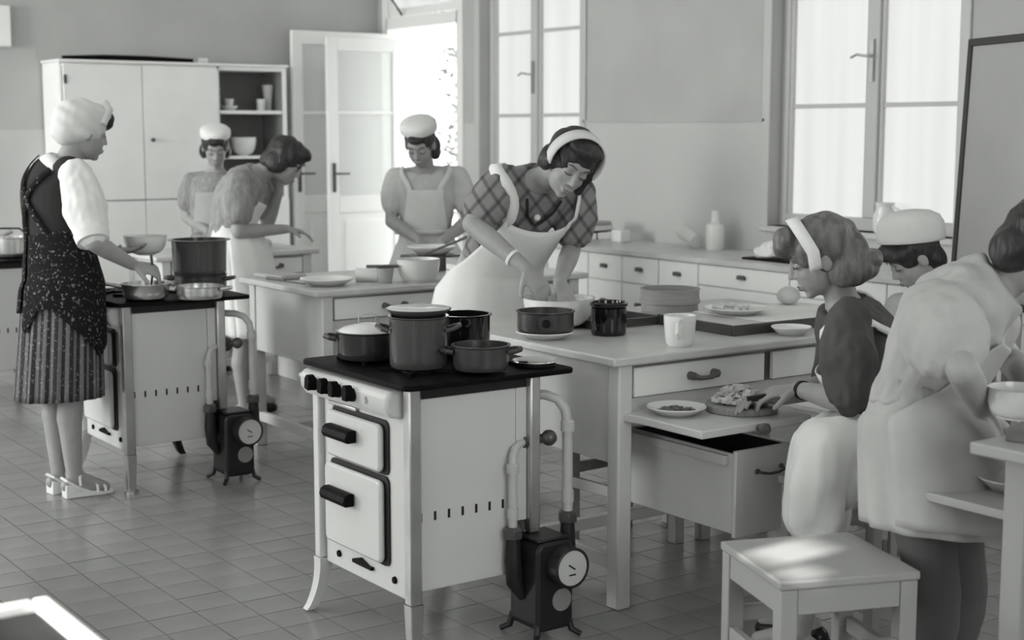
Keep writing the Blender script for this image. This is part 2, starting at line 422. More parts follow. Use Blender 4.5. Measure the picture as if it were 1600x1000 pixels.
# ---- garden door: jambs, transom, leaves standing open into the room
y0, y1 = DR[0], DR[1]
d = MB(); d.box((XW-.02, y0-.06, 0), (XW+.40, y0+.02, 3.1)); d.box((XW-.02, y1-.02, 0), (XW+.40, y1+.06, 3.1)); d.box((XW-.02, y0, 2.27), (XW+.12, y1, 2.36)); d.box((XW-.02, y0, 3.02), (XW+.12, y1, 3.1))
dr = struct(d.build('door_1', M_door, bevel=.004))
tr = MB(); Mt = Matrix.Translation((XW+.03, 0, 2.37)) @ Matrix.Rotation(math.radians(-14), 4, 'Y')
for a, c in (((-.02, y0+.03, 0), (.02, y1-.03, .06)), ((-.02, y0+.03, .58), (.02, y1-.03, .64)), ((-.02, y0+.03, .06), (.02, y0+.09, .58)), ((-.02, y1-.09, .06), (.02, y1-.03, .58))): tr.box(a, c, Mt)
tro = tr.build('transom', M_door, dr, .003)
MB().box((-.004, y0+.09, .06), (.004, y1-.09, .58), Mt).build('pane', M_pane, tro, smooth=0)
MB().tube([(XW-.02, y1-.25, 2.37), (XW-.14, y1-.25, 2.52), (XW-.10, y1-.25, 2.8)], .008).build('transom_stay', M_black, dr)
def leaf(x0, x1, y, top, bot=.03, th=.04, bars=(1.62,), split=None, pmid=.86):
    """a glazed door leaf standing along X at depth y"""
    f = MB(); s_ = .085
    f.box((x0, y-th/2, bot), (x0+s_, y+th/2, top)); f.box((x1-s_, y-th/2, bot), (x1, y+th/2, top))
    f.box((x0+s_, y-th/2, top-.10), (x1-s_, y+th/2, top)); f.box((x0+s_, y-th/2, bot), (x1-s_, y+th/2, bot+.12)); f.box((x0+s_, y-th/2, pmid), (x1-s_, y+th/2, pmid+.13))
    o = struct(f.build('door_%d' % (2 if y > 10.1 else 3), M_door, bevel=.003))
    MB().box((x0+s_, y-.012, bot+.12), (x1-s_, y+.012, pmid)).box((x0+s_+.05, y-.02, bot+.18), (x1-s_-.05, y+.02, pmid-.06)).build('door_panel', M_door, o, .006)
    zs = [pmid+.13]+list(bars)+[top-.10]
    for zb in bars: bx('glazing_bar', (x0+s_, y-.012, zb-.012), (x1-s_, y+.012, zb+.012), M_door, o, .002)
    for k in range(len(zs)-1):
        MB().box((x0+s_, y-.003, zs[k]+.012*(k > 0)), (x1-s_, y+.003, zs[k+1]-.012*(k < len(zs)-2))).build('pane', M_glass, o, smooth=0)
    h = MB(); h.box((x0+.03, y-th/2-.008, 1.02), (x0+.055, y-th/2, 1.24)); h.tube([(x0+.042, y-th/2, 1.16), (x0+.042, y-th/2-.05, 1.16), (x0+.15, y-th/2-.05, 1.16)], .008)
    h.build('door_handle', M_brass, o)
    return o
leaf(5.13, 5.985, 10.16, 2.235)
leaf(5.33, 5.985, 9.98, 2.185)

# ---- garden outside the door
struct(MB().box((XW+.4, 4, -.15), (26, 26, -.05)).build('ground', M_gravel, smooth=0))
tree = thing('garden_tree', 'pale leafy tree seen through the open garden door', 'tree', (9.9, 14.2, -.05))
MB().tube([(0, 0, 0), (.05, .02, .8), (0, .05, 1.6), (.1, 0, 2.4)], [.09, .075, .06, .04]).build('trunk', M_woodd, tree)
lf = MB()
for k in range(1600):
    a = random.uniform(0, 2*PI); rr = .95*math.sqrt(random.random()); zz = random.uniform(.5, 3.4)
    c = V((rr*math.cos(a), rr*math.sin(a), zz)); u = V((random.uniform(-1,1), random.uniform(-1,1), random.uniform(-1,1))).normalized(); v_ = u.orthogonal().normalized()
    s1, s2 = .07, .035
    lf.add([c-u*s1, c+v_*s2, c+u*s1, c-v_*s2], [(0,1,2,3)])
tag(lf.build('foliage', M_leaf, tree, smooth=0), kind='stuff')

# ================================================================ wall counter with drawers below the windows
cX, cZ = 5.42, .80
wt = MB(); wt.box((cX-.02, 1.2, cZ-.03), (XW-.008, 7.35, cZ)); wto = wt.build('worktop', M_paintd, bevel=.004)
tag(wto, 'long grey worktop along the wall below the windows', 'worktop')
units = [(6.895, 7.30, 'c'), (6.578, 6.895, 's'), (6.257, 6.578, 'd'), (5.929, 6.257, 'd'), (5.247, 5.929, 'w'), (4.62, 5.247, 'w'), (3.95, 4.62, 'w'), (3.28, 3.95, 'w')]
ulab = ['white drawer unit at the far end of the wall counter', 'white drawer unit second from the far end of the wall counter', 'narrow white drawer unit behind the bending cook in plaid',
        'narrow white drawer unit directly below the fallen paper bag', 'wide white drawer unit below the white bottle', 'wide white drawer unit behind the head of the seated cook', 'wide white drawer unit hidden behind the capped seated cook', 'wide white drawer unit beside the blackboard']
def pull(b, x, y, z): b.box((x-.018, y-.028, z-.004), (x-.002, y+.028, z+.016)); b.box((x-.022, y-.02, z+.012), (x-.004, y+.02, z+.02))
for k, (a, c, kind) in enumerate(units):
    u = thing('drawer_unit', ulab[k], 'cabinet', (cX, (a+c)/2, 0), 0, 'drawer units of the wall counter')
    h = (c-a)/2
    bx('carcass', (.02, -h+.001, .08), (.55, h-.001, cZ-.031), M_cab, u, .002); bx('plinth', (.06, -h+.001, 0.001), (.53, h-.001, .079), M_paintd, u, .002)
    rows = [(.615, .765), (.36, .608), (.10, .353)] if kind != 'w' else [(.655, .765), (.36, .648), (.10, .353)]
    for z0, z1 in rows:
        dw = bx('drawer', (0, -h+.004, z0), (.0195, h-.004, z1), M_cab, u, .003)
        p = MB(); pull(p, 0, 0, (z0+z1)/2+.0); p.build('drawer_pull', M_woodd, dw, .003)

# things standing on the counter
def lathe_thing(name, label, cat, loc, prof, m, n=32, part=None, group=None, rx=0.0):
    o = MB().lathe(prof, n=n).build(name, m, smooth=40); o.location = loc
    if rx: o.rotation_euler = rx
    return tag(o, label, cat, group)
t = thing('bottle', 'white bottle with a narrow neck standing on the wall counter', 'bottle', (5.86, 6.27, cZ))
MB().lathe([(.001, 0), (.05, 0), (.055, .008), (.056, .135), (.05, .148), (.028, .158), (.026, .165)]).build('bottle_body', M_china, t)
MB().lathe([(.001, .16), (.025, .16), (.024, .20), (.022, .225), (.001, .228)]).build('stopper', M_china, t)
o = MB(); o.tube([(0, 0, .045), (.02, .14, .10), (.02, .16, .11)], [.045, .05, .03], 12); o = o.build('paper_bag', M_cloth); o.location = (5.80, 6.36, cZ)
tag(o, 'pale crumpled bag lying beside the white bottle on the counter', 'bag')
o = MB().box((-.045, -.05, 0), (.045, .05, .075)).build('canister', M_china, bevel=.008); o.location = (5.80, 7.05, cZ); tag(o, 'small white square canister on the wall counter', 'canister')
t = thing('dish_rack', 'dark wire rack with papers on it at the far end of the wall counter', 'rack', (5.70, 7.20, cZ))
rk = MB()
for yy in (-.09, .09):
    rk.tube([(-.1, yy, 0), (-.1, yy, .06), (.1, yy, .07), (.1, yy, 0)], .005)
for xx in (-.1, -.03, .03, .1): rk.tube([(xx, -.09, .062), (xx, .09, .062)], .004)
rk.build('rack_wire', M_black, t)
MB().box((-.09, -.085, .07), (.09, .085, .10)).build('paper_stack', M_paper, t); MB().box((-.08, -.08, .101), (.085, .075, .125)).build('folded_cloth', M_clothg, t, .008)
t = thing('tray', 'thin dark tray with crumpled white paper on the wall counter', 'tray', (5.66, 5.52, cZ))
bx('tray_base', (-.12, -.2, 0), (.12, .2, .012), M_black, t)
pb = MB()
for k in range(5): pb.ell((random.uniform(-.05, .05), random.uniform(-.05, .12), .035+.012*k), (.07, .08, .022), (V((1, .2*k, .3)).normalized(), V((-.2*k, 1, .1)).normalized(), V((-.2, .1, 1)).normalized()))
pb.skin('crumpled_paper', M_paper, t, .009, 2, lambda c: .008*noise.noise(c*30))
t = thing('jug', 'white jug standing on the sill of the right window', 'jug', (6.02, 5.16, .951))
MB().lathe([(.001, 0), (.05, 0), (.062, .03), (.06, .09), (.045, .13), (.052, .16), (.048, .158), (.04, .13), (.05, .08), (.001, .012)]).build('jug_body', M_china, t)
MB().tube([(0, -.058, .05), (0, -.10, .07), (0, -.10, .12), (0, -.05, .14)], .008).build('jug_handle', M_china, t)

# ================================================================ tall cupboard on the back wall
cY = 9.98
cb = thing('cupboard', 'tall pale cupboard with two doors and open shelves on the back wall', 'cupboard', (3.30, cY, 0))
c = MB(); Wd, Ht, Dp = 1.695, 1.945, .35
c.box((0, 0, 0), (.02, Dp, Ht)); c.box((Wd-.035, 0, 0), (Wd, Dp, Ht)); c.box((1.14, 0, 0), (1.16, Dp, Ht)); c.box((.02, Dp-.01, 0), (Wd-.035, Dp, Ht)); c.box((.02, 0, Ht-.03), (Wd-.035, Dp-.01, Ht)); c.box((.02, 0, .985), (Wd-.035, Dp-.01, 1.0))
c.build('carcass', M_cab, cb, .003)
bx('cornice', (-.012, -.03, Ht), (Wd+.005, Dp, Ht+.018), M_cab, cb)
for (x0, x1) in ((.022, .574), (.580, 1.138)):
    dd = bx('cupboard_door', (x0, -.02, 1.005), (x1, -.001, Ht-.012), M_cab, cb, .003)
    bx('lower_door', (x0, -.02, .03), (x1, -.001, .995), M_cab, cb, .003)
    if x0 > .5: MB().lathe([(.001, 0), (.014, 0), (.012, .02), (.001, .022)], (x0+.06, -.02, 1.42), M=Matrix.Rotation(PI/2, 4, 'X')).build('lock', M_brass, dd)
bx('hinge', (.024, -.026, 1.80), (.045, -.02, 1.86), M_brass, cb, .001)
bx('shelf', (1.162, .004, 1.605), (Wd-.037, Dp-.012, 1.63), M_cab, cb, .002); bx('shelf', (1.162, .004, 1.28), (Wd-.037, Dp-.012, 1.30), M_cab, cb, .002)
bx('lower_door', (1.162, -.02, .03), (Wd-.004, -.001, .985), M_cab, cb, .003)
for k, (x, z, m) in enumerate(((1.34, 1.6301, M_china), (1.27, 1.6301, M_china))):
    pass
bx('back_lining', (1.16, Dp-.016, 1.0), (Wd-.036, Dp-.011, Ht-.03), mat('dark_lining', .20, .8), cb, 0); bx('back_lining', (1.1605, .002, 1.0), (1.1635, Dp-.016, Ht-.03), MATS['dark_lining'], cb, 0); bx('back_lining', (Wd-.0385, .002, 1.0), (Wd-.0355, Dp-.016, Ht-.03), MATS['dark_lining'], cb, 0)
def cup(name, label, cat, loc, r, h, m=None, handle=True, flare=.12, rz=0):
    t = thing(name, label, cat, loc, rz)
    MB().lathe([(.001, .002), (r*.72, 0), (r*(.9-flare), h*.12), (r*(1-flare*.3), h*.8), (r, h), (r*.95, h), (r*(.93-flare*.3), h*.8), (r*.7, h*.16), (.001, h*.14)]).build('vessel', m or M_china, t, smooth=50)
    if handle: MB().tube([(r*.86, 0, h*.3), (r*1.35, 0, h*.36), (r*1.42, 0, h*.66), (r*.96, 0, h*.82)], .007).build('handle', m or M_china, t)
    return t
def bowl(name, label, cat, loc, r, h, m=None, foot=.45):
    prof = [(.001, .002), (r*foot, 0), (r*foot*1.02, h*.06)]
    for k in range(1, 9):
        a = PI/2*k/8; prof.append((r*(foot+(1-foot)*math.sin(a)**.8), h*(.06+.94*(1-math.cos(a))**.9)))
    prof += [(r*1.02, h), (r*.97, h)]
    for k in range(7, 0, -1):
        a = PI/2*k/8; prof.append((r*.95*(foot+(1-foot)*math.sin(a)**.8), h*(.10+.90*(1-math.cos(a))**.9)))
    prof.append((.001, h*.09))
    o = MB().lathe(prof, n=40).build(name, m or M_china, smooth=50); o.location = loc; return tag(o, label, cat)
def plate(name, label, cat, loc, r, h=.02, m=None, deep=.6):
    o = MB().lathe([(.001, 0), (r*deep, 0), (r*.96, h*.9), (r, h), (r*.985, h+.003), (r*.93, h*.95), (r*deep*.95, .006), (.001, .005)], n=40).build(name, m or M_china, smooth=50)
    o.location = loc; return tag(o, label, cat)
sx, sy = 3.30, cY
plate('saucer', 'small dish on the upper open shelf of the cupboard', 'dish', (sx+1.28, sy+.10, 1.6305), .065, .03)
cup('teacup', 'white cup standing on a dish pile on the upper cupboard shelf', 'cup', (sx+1.28, sy+.10, 1.664), .035, .05, handle=False)
t = thing('glass_stack', 'stack of small glasses at the left of the upper cupboard shelf', 'glasses', (sx+1.23, sy+.22, 1.6305))
for k in range(3): MB().lathe([(.001, 0), (.028, 0), (.036, .055), (.033, .055), (.026, .006), (.001, .006)], (0, 0, .058*k)).build('glass', M_glass, t)
cup('mug', 'white mug at the right of the upper cupboard shelf', 'mug', (sx+1.535, sy+.10, 1.6305), .035, .085, handle=False, flare=.02)
lathe_thing('tall_glass', 'tall flared glass standing on the upper cupboard shelf', 'glass', (sx+1.61, sy+.14, 1.6305), [(.001, 0), (.025, 0), (.03, .08), (.045, .19), (.042, .19), (.027, .08), (.001, .01)], M_glass)
bowl('pudding_bowl', 'big white bowl on the lower open shelf behind the capped cook', 'bowl', (sx+1.40, sy+.13, 1.3005), .095, .135)
o = MB().tube([(0, 0, 0), (.3, .005, .004), (.6, .0, .004), (.95, 0, .002)], [.012, .022, .022, .014], 12).build('rolled_chart', M_black); o.location = (3.38, cY+.16, Ht+.018+.020)
tag(o, 'long dark rolled chart lying on top of the cupboard', 'roll')
o = MB().tube([(0, 0, 0), (.06, 0, 0)], .022, 12).build('paper_roll', M_paper); o.location = (4.38, cY+.16, Ht+.018+.023); tag(o, 'small pale paper roll at the end of the dark rolled chart', 'roll')
o = MB().box((0, 0, 0), (.34, .06, .28)).build('wall_box', M_cab, bevel=.01); o.location = (2.75, YW-.06, 2.05); tag(o, 'pale box mounted high on the back wall at the left edge', 'box')

# ================================================================ work tables
def bow_handle(b, x, y, z, wdt=.10):
    """grey bow handle on a face that looks toward -Y"""
    h = wdt/2
    b.lathe([(.001, 0), (.014, 0), (.013, .022), (.001, .026)], (x-h, y, z), 12, Matrix.Rotation(PI/2, 4, 'X')); b.lathe([(.001, 0), (.014, 0), (.013, .022), (.001, .026)], (x+h, y, z), 12, Matrix.Rotation(PI/2, 4, 'X'))
    b.tube([(x-h, y-.018, z), (x-h*.5, y-.022, z-.008), (x, y-.023, z-.009), (x+h*.5, y-.022, z-.008), (x+h, y-.018, z)], [.012, .008, .007, .008, .012], 8)
def work_table(label, loc, W, D, drawers, sidelow=.46):
    t = thing('work_table', label, 'table', loc)
    bx('tabletop', (0, 0, .773), (W, D, .80), M_paintd, t, .006)
    for x in (.04, W-.095):
        for y in (.025, D-.08): bx('leg', (x, y, 0), (x+.055, y+.055, .772), M_paint, t, .006)
    for x in (.048, W-.068): bx('side_panel', (x, .081, sidelow), (x+.02, D-.081, .772), M_paint, t, .002)
    bx('back_panel', (.096, D-.05, .60), (W-.096, D-.03, .772), M_paint, t, .002)
    f = MB(); f.box((.096, .046, .592), (W-.096, .064, .662)); f.box((.096, .046, .762), (W-.096, .064, .772)); f.build('front_rail', M_paint, t, .002)
    bx('drawer_recess', (.096, .066, .664), (W-.096, .078, .76), M_paintd, t, 0)
    for (a, c_) in drawers:
        dw = bx('drawer', (a, .030, .666), (c_, .048, .758), M_cab, t, .004)
        hb = MB(); bow_handle(hb, (a+c_)/2, .030, .714); hb.build('drawer_handle', M_woodd, dw)
    for x in (.052, W-.083): bx('stretcher', (x, .081, .12), (x+.03, D-.081, .165), M_paint, t, .004)
    bx('stretcher', (.083, D/2-.02, .12), (W-.084, D/2+.015, .16), M_paint, t, .004)
    return t
T1 = (2.775, 3.40); T2 = (2.92, 5.59); T3 = (3.02, 7.64)
work_table('long white work table with drawers in the middle of the room', (T1[0], T1[1], 0), 1.42, 1.0, [(.105, .662), (.70, 1.30)])
work_table('white work table behind the front stove, laid with bowls', (T2[0], T2[1], 0), 1.48, .78, [(.105, .70), (.735, 1.36)])
work_table('small white table by the garden door', (T3[0], T3[1], 0), 1.0, .55, [(.105, .48), (.52, .90)])
# bins hanging below the second table and pulled out of the first
def bin_(label, loc, W, D, Hh, handle=True):
    t = thing('flour_bin', label, 'bin', loc)
    w_ = .016
    bx('bin_front', (-.004, -.0, -.01), (W+.004, w_, Hh+.012), M_paint, t, .004)
    s = MB(); s.box((0, w_+.0005, 0), (w_, D, Hh)); s.box((W-w_, w_+.0005, 0), (W, D, Hh)); s.box((w_, D-w_, 0), (W-w_, D, Hh)); s.box((w_, w_+.0005, 0), (W-w_, D-w_, w_)); s.build('bin_body', M_paint, t, .003)
    bx('runner', (-.018, w_+.02, Hh-.035), (-.001, D, Hh-.005), M_paint, t, .003)
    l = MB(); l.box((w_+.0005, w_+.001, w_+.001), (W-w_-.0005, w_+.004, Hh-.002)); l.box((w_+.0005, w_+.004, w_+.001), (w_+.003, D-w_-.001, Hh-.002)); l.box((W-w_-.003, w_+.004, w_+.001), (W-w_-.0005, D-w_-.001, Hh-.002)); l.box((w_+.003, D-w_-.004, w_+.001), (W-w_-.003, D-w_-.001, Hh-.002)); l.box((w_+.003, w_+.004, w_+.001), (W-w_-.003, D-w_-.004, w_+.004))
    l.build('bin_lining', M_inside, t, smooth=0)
    if handle:
        h = MB(); xm = W/2; h.tube([(xm-.05, 0, Hh*.76), (xm-.048, -.02, Hh*.755), (xm-.02, -.026, Hh*.735), (xm+.02, -.026, Hh*.735), (xm+.048, -.02, Hh*.755), (xm+.05, 0, Hh*.78)], .0045, 8); h.ell((xm-.05, -.004, Hh*.76), (.010, .006, .008)); h.ell((xm+.05, -.004, Hh*.78), (.010, .006, .008))
        h.build('bin_handle', M_brass, t)
    return t
bin_('deep white flour bin pulled out from under the middle table', (3.03, 3.13, .275), .265, .52, .245)
bin_('closed bin hanging under the second table', (3.06, 5.72, .335), .42, .56, .255, handle=True)
# pull-out board
pb = thing('pullout_board', 'pale pull-out board with a knob above the open flour bin', 'board', (2.845, 3.085, .598))
MB().prism([(0, 0), (.45, 0), (.45, .40), (-.012, .40), (-.012, .33), (0, .28)], 'z', 0, .024).build('board_slab', M_paint, pb, .004)
MB().lathe([(.001, 0), (.010, 0), (.009, .016), (.017, .022), (.018, .034), (.001, .04)], (.225, 0, .010), 16, Matrix.Rotation(PI/2, 4, 'X')).build('knob', M_woodd, pb)

# ================================================================ stools and chairs
def stool(label, loc, rz, s=.36, hgt=.45, m=None):
    t = thing('stool', label, 'stool', loc, rz); m = m or M_greyp; h = s/2
    bx('seat', (-h, -h, hgt-.022), (h, h, hgt), m, t, .005)
    for x in (-h+.004, h-.048):
        for y in (-h+.004, h-.048): bx('leg', (x, y, 0), (x+.044, y+.044, hgt-.0225), m, t, .004)
    for y in (-h+.008, h-.030): bx('seat_rail', (-h+.049, y, hgt-.085), (h-.049, y+.022, hgt-.023), m, t, .002); bx('stretcher', (-h+.049, y, .245), (h-.049, y+.022, .285), m, t, .003)
    for x in (-h+.008, h-.030): bx('seat_rail', (x, -h+.049, hgt-.085), (x+.022, h-.049, hgt-.023), m, t, .002); bx('stretcher', (x, -h+.049, .20), (x+.022, h-.049, .24), m, t, .003)
    return t
stool('square pale stool with sunlight on its seat at the front', (2.628, 2.430, 0), math.radians(-20.8))
stool('pale stool pushed under the far side of the middle table', (3.34, 4.03, 0), math.radians(4), .32, .42)
stool('small pale stool half hidden behind the open flour bin', (3.74, 3.98, 0), math.radians(-12), .30, .40)
def chair(label, loc, rz):
    t = thing('chair', label, 'chair', loc, rz); h = .2   # faces local +x
    bx('seat', (-.19, -h, .425), (.21, h, .45), M_greyp, t, .006)
    for y in (-h+.005, h-.04): bx('leg', (.165, y, 0), (.2, y+.035, .4245), M_greyp, t, .004); bx('back_post', (-.226, y, 0), (-.191, y+.035, .82), M_greyp, t, .004)
    bx('top_rail', (-.225, -h+.041, .74), (-.2, h-.041, .81), M_greyp, t, .006); bx('lower_rail', (-.225, -h+.041, .462), (-.2, h-.041, .50), M_greyp, t, .004)
    for k in range(5): bx('slat', (-.219, -.14+.065*k-.014+.01, .501), (-.206, -.14+.065*k+.016+.01, .739), M_greyp, t, .002)
    for y in (-h+.01, h-.03): bx('stretcher', (-.19, y, .2), (.164, y+.02, .235), M_greyp, t, .003)
    for k in range(4): bx('side_slat', (-.13+.075*k, h-.028, .2355), (-.102+.075*k, h-.016, .4245), M_greyp, t, .002)
    bx('stretcher', (.172, -h+.041, .26), (.195, h-.041, .295), M_greyp, t, .003); bx('stretcher', (-.22, -h+.041, .16), (-.197, h-.041, .20), M_greyp, t, .003)
    return t
chair('slat-backed pale chair under the seated cook in dark blouse', (3.36, 2.88, 0), math.radians(176))
chair('pale chair under the capped cook seated behind', (4.53, 3.60, 0), math.radians(170))
# ================================================================ gas stoves
def round_rect(y0, y1, z0, z1, r, n=5):
    pts = []
    for cx, cz, a0 in ((y1-r, z1-r, 0), (y0+r, z1-r, 90), (y0+r, z0+r, 180), (y1-r, z0+r, 270)):
        for k in range(n+1):
            a = math.radians(a0+90*k/n); pts.append((cx+r*math.cos(a), cz+r*math.sin(a)))
    return pts
def make_stove(label, loc):
    s = thing('gas_stove', label, 'stove', loc)
    # black hob plate with a bevelled edge and burners
    hp = MB().prism(round_rect(-.045, .54, -.045, .585, .03), 'z', .774, .79).build('hob_plate', M_black, s, .004)
    bx('hob_frame', (.004, .004, .742), (.42, .535, .7735), M_gasket, s, .002)
    for (x, y) in ((.12, .16), (.12, .42), (.37, .16), (.37, .42)):
        g = MB().lathe([(.035, .7905), (.05, .7905), (.05, .797), (.035, .797)], (x, y, 0), 20)
        for k in range(4):
            a = k*PI/2+PI/4; g.box((.03, -.005, .7905), (.115, .005, .800), Matrix.Translation((x, y, 0)) @ rotz(a))
        g.build('burner_grate', M_black, s, smooth=30)
    bx('side_panel', (.022, 0, .19), (.352, .012, .741), M_enamel, s, .003)
    bx('side_panel', (.022, .528, .19), (.40, .54, .741), M_enamel, s, .003)
    bx('back_panel', (.392, .0125, .19), (.41, .5275, .741), M_enamel, s, .003)
    bx('base_plate', (.022, .0125, .195), (.39, .5275, .21), M_gasket, s, 0)
    for k in range(8):
        MB().box((.022+.0465*k, -.0008, .392), (.030+.0465*k, .0004, .418)).build('vent_slot', M_gasket, s, smooth=0)
    bx('front_panel', (0, .024, .16), (.0215, .516, .741), M_enamel, s, .004)
    # corner posts and legs
    def post(x, y, straight, sx=1, sy=1, short=False):
        if short:
            MB().box((x-.018, y-.018, .306), (x+.018, y+.018, .7735)).build('post', M_chrome, s, .005)
            bx('corner_strip', (.3535, .0005, .345), (x-.019, .012, .741), M_enamel, s, .002)
        elif straight:
            b = MB(); b.prism([(x-.021, y-.021), (x+.012, y-.021), (x+.021, y-.012), (x+.021, y+.021), (x-.012, y+.021), (x-.021, y+.012)], 'z', .16, .7735)
            b.add([(x-.021, y-.021, .16), (x+.021, y-.021, .16), (x+.021, y+.021, .16), (x-.021, y+.021, .16), (x-.016, y-.016, .012), (x+.016, y-.016, .012), (x+.016, y+.016, .012), (x-.016, y+.016, .012)], [(0,1,5,4),(1,2,6,5),(2,3,7,6),(3,0,4,7)])
            b.build('post', M_chrome, s, .003)
            MB().lathe([(.001, 0), (.03, 0), (.03, .008), (.022, .0118), (.001, .0118)], (x, y, 0), 20).build('foot', M_chrome, s)
        else:
            MB().box((x-.019, y-.019, .17), (x+.019, y+.019, .7735)).build('post', M_enamel, s, .006)
            pts = []; rs = []
            for k in range(9):
                q = k/8; zz = .1695*(1-q); off = .045*q**2.2
                pts.append((x+sx*off, y+sy*off, max(zz, .006))); rs.append(.021-.007*q)
            b = MB()
            for k in range(8):
                p, q = V(pts[k]), V(pts[k+1]); r0, r1 = rs[k], rs[k+1]
                b.add([(p.x-r0, p.y-r0, p.z), (p.x+r0, p.y-r0, p.z), (p.x+r0, p.y+r0, p.z), (p.x-r0, p.y+r0, p.z), (q.x-r1, q.y-r1, q.z), (q.x+r1, q.y-r1, q.z), (q.x+r1, q.y+r1, q.z), (q.x-r1, q.y+r1, q.z)], [(0,1,5,4),(1,2,6,5),(2,3,7,6),(3,0,4,7)]+([(3,2,1,0)] if k == 0 else [])+([(4,5,6,7)] if k == 7 else []))
            b.build('leg', M_enamel if sx < 0 else M_gasket, s)
    post(0, 0, True); post(.41, 0, True, short=True); post(0, .54, False, -1, .3); post(.41, .54, False, 1, .3)
    # bulging control panel with knobs
    cp = MB().prism([(-.012, .768), (-.052, .764), (-.064, .745), (-.062, .715), (-.045, .69), (-.012, .683), (.0, .683), (.0, .768)], 'y', .035, .555).build('control_panel', M_enamel, s, .010)
    for y in (.452, .372, .305, .222):
        k = MB().lathe([(.001, 0), (.021, 0), (.019, .012), (.001, .014)], (-.062, y, .732), 16, Matrix.Rotation(-PI/2, 4, 'Y'))
        Mk = Matrix.Translation((-.073, y, .735)) @ Matrix.Rotation(random.uniform(-.25, .25), 4, 'X')
        k.prism([(-.013, -.019), (.013, -.019), (.016, .012), (.008, .026), (-.008, .026), (-.016, .012)], 'x', -.020, .004)
        n0 = len(k.v)-12; k.v[n0:] = [tuple(Mk @ V(p)) for p in k.v[n0:]]
        k.build('knob', M_black, cp, .003)
    st = MB()
    for a in range(3): st.box((-.0008, -.011, -.0014), (.0004, .011, .0014), Matrix.Translation((-.0640, .145, .728)) @ Matrix.Rotation(a*PI/3, 4, 'X'))
    st.build('star_mark', M_dialm, cp, smooth=0)
    MB().tube([(-.03, .555, .735), (-.03, .60, .735)], .012, 12).build('gas_rail', M_chrome, s)
    bx('tray_slot', (-.012, .30, .664), (-.0005, .47, .676), M_chrome, s, .003)
    # oven doors: pillowed fronts over dark gaskets
    for (y0, y1, z0, z1, hz, hy0, hy1) in ((.135, .455, .508, .652, .598, .268, .420), (.135, .470, .240, .488, .405, .285, .440)):
        MB().prism(round_rect(y0-.012, y1, z0-.004, z1+.012, .022), 'x', -.006, -.0005).build('door_gasket', M_gasket, s)
        dr = MB().prism(round_rect(y0+.006, y1+.006, z0+.004, z1, .02), 'x', -.026, -.0065).build('oven_door', M_enamel, s, .008)
        h = MB().prism([(-.028, hz-.020), (-.058, hz-.020), (-.064, hz-.006), (-.060, hz+.010), (-.048, hz+.018), (-.028, hz+.018)], 'y', hy0, hy1)
        h.build('door_handle', M_black, dr, .004)
    for y in (.10, .43): MB().lathe([(.001, 0), (.011, 0), (.010, .006), (.001, .007)], (-.0005, y, .205), 12, Matrix.Rotation(-PI/2, 4, 'Y')).build('screw', M_black, s)
    MB().prism([(.22, .203), (.335, .203), (.335, .214), (.29, .226), (.24, .212), (.22, .214)], 'x', -.012, -.0005).build('drip_latch', M_black, s, .002)
    return s
ST1 = V((2.083, 3.432, 0)); ST2 = V((2.140, 5.760, 0)); ST3 = V((2.12, 8.06, 0))
stove = make_stove('white gas stove with black hob in the foreground', ST1)
s2 = copy_tree(stove); s2.location = ST2; s2['label'] = 'white gas stove at which the woman in the turban stirs'
s3 = copy_tree(stove); s3.location = ST3; s3['label'] = 'pale stove at the far left edge behind the woman in the turban'

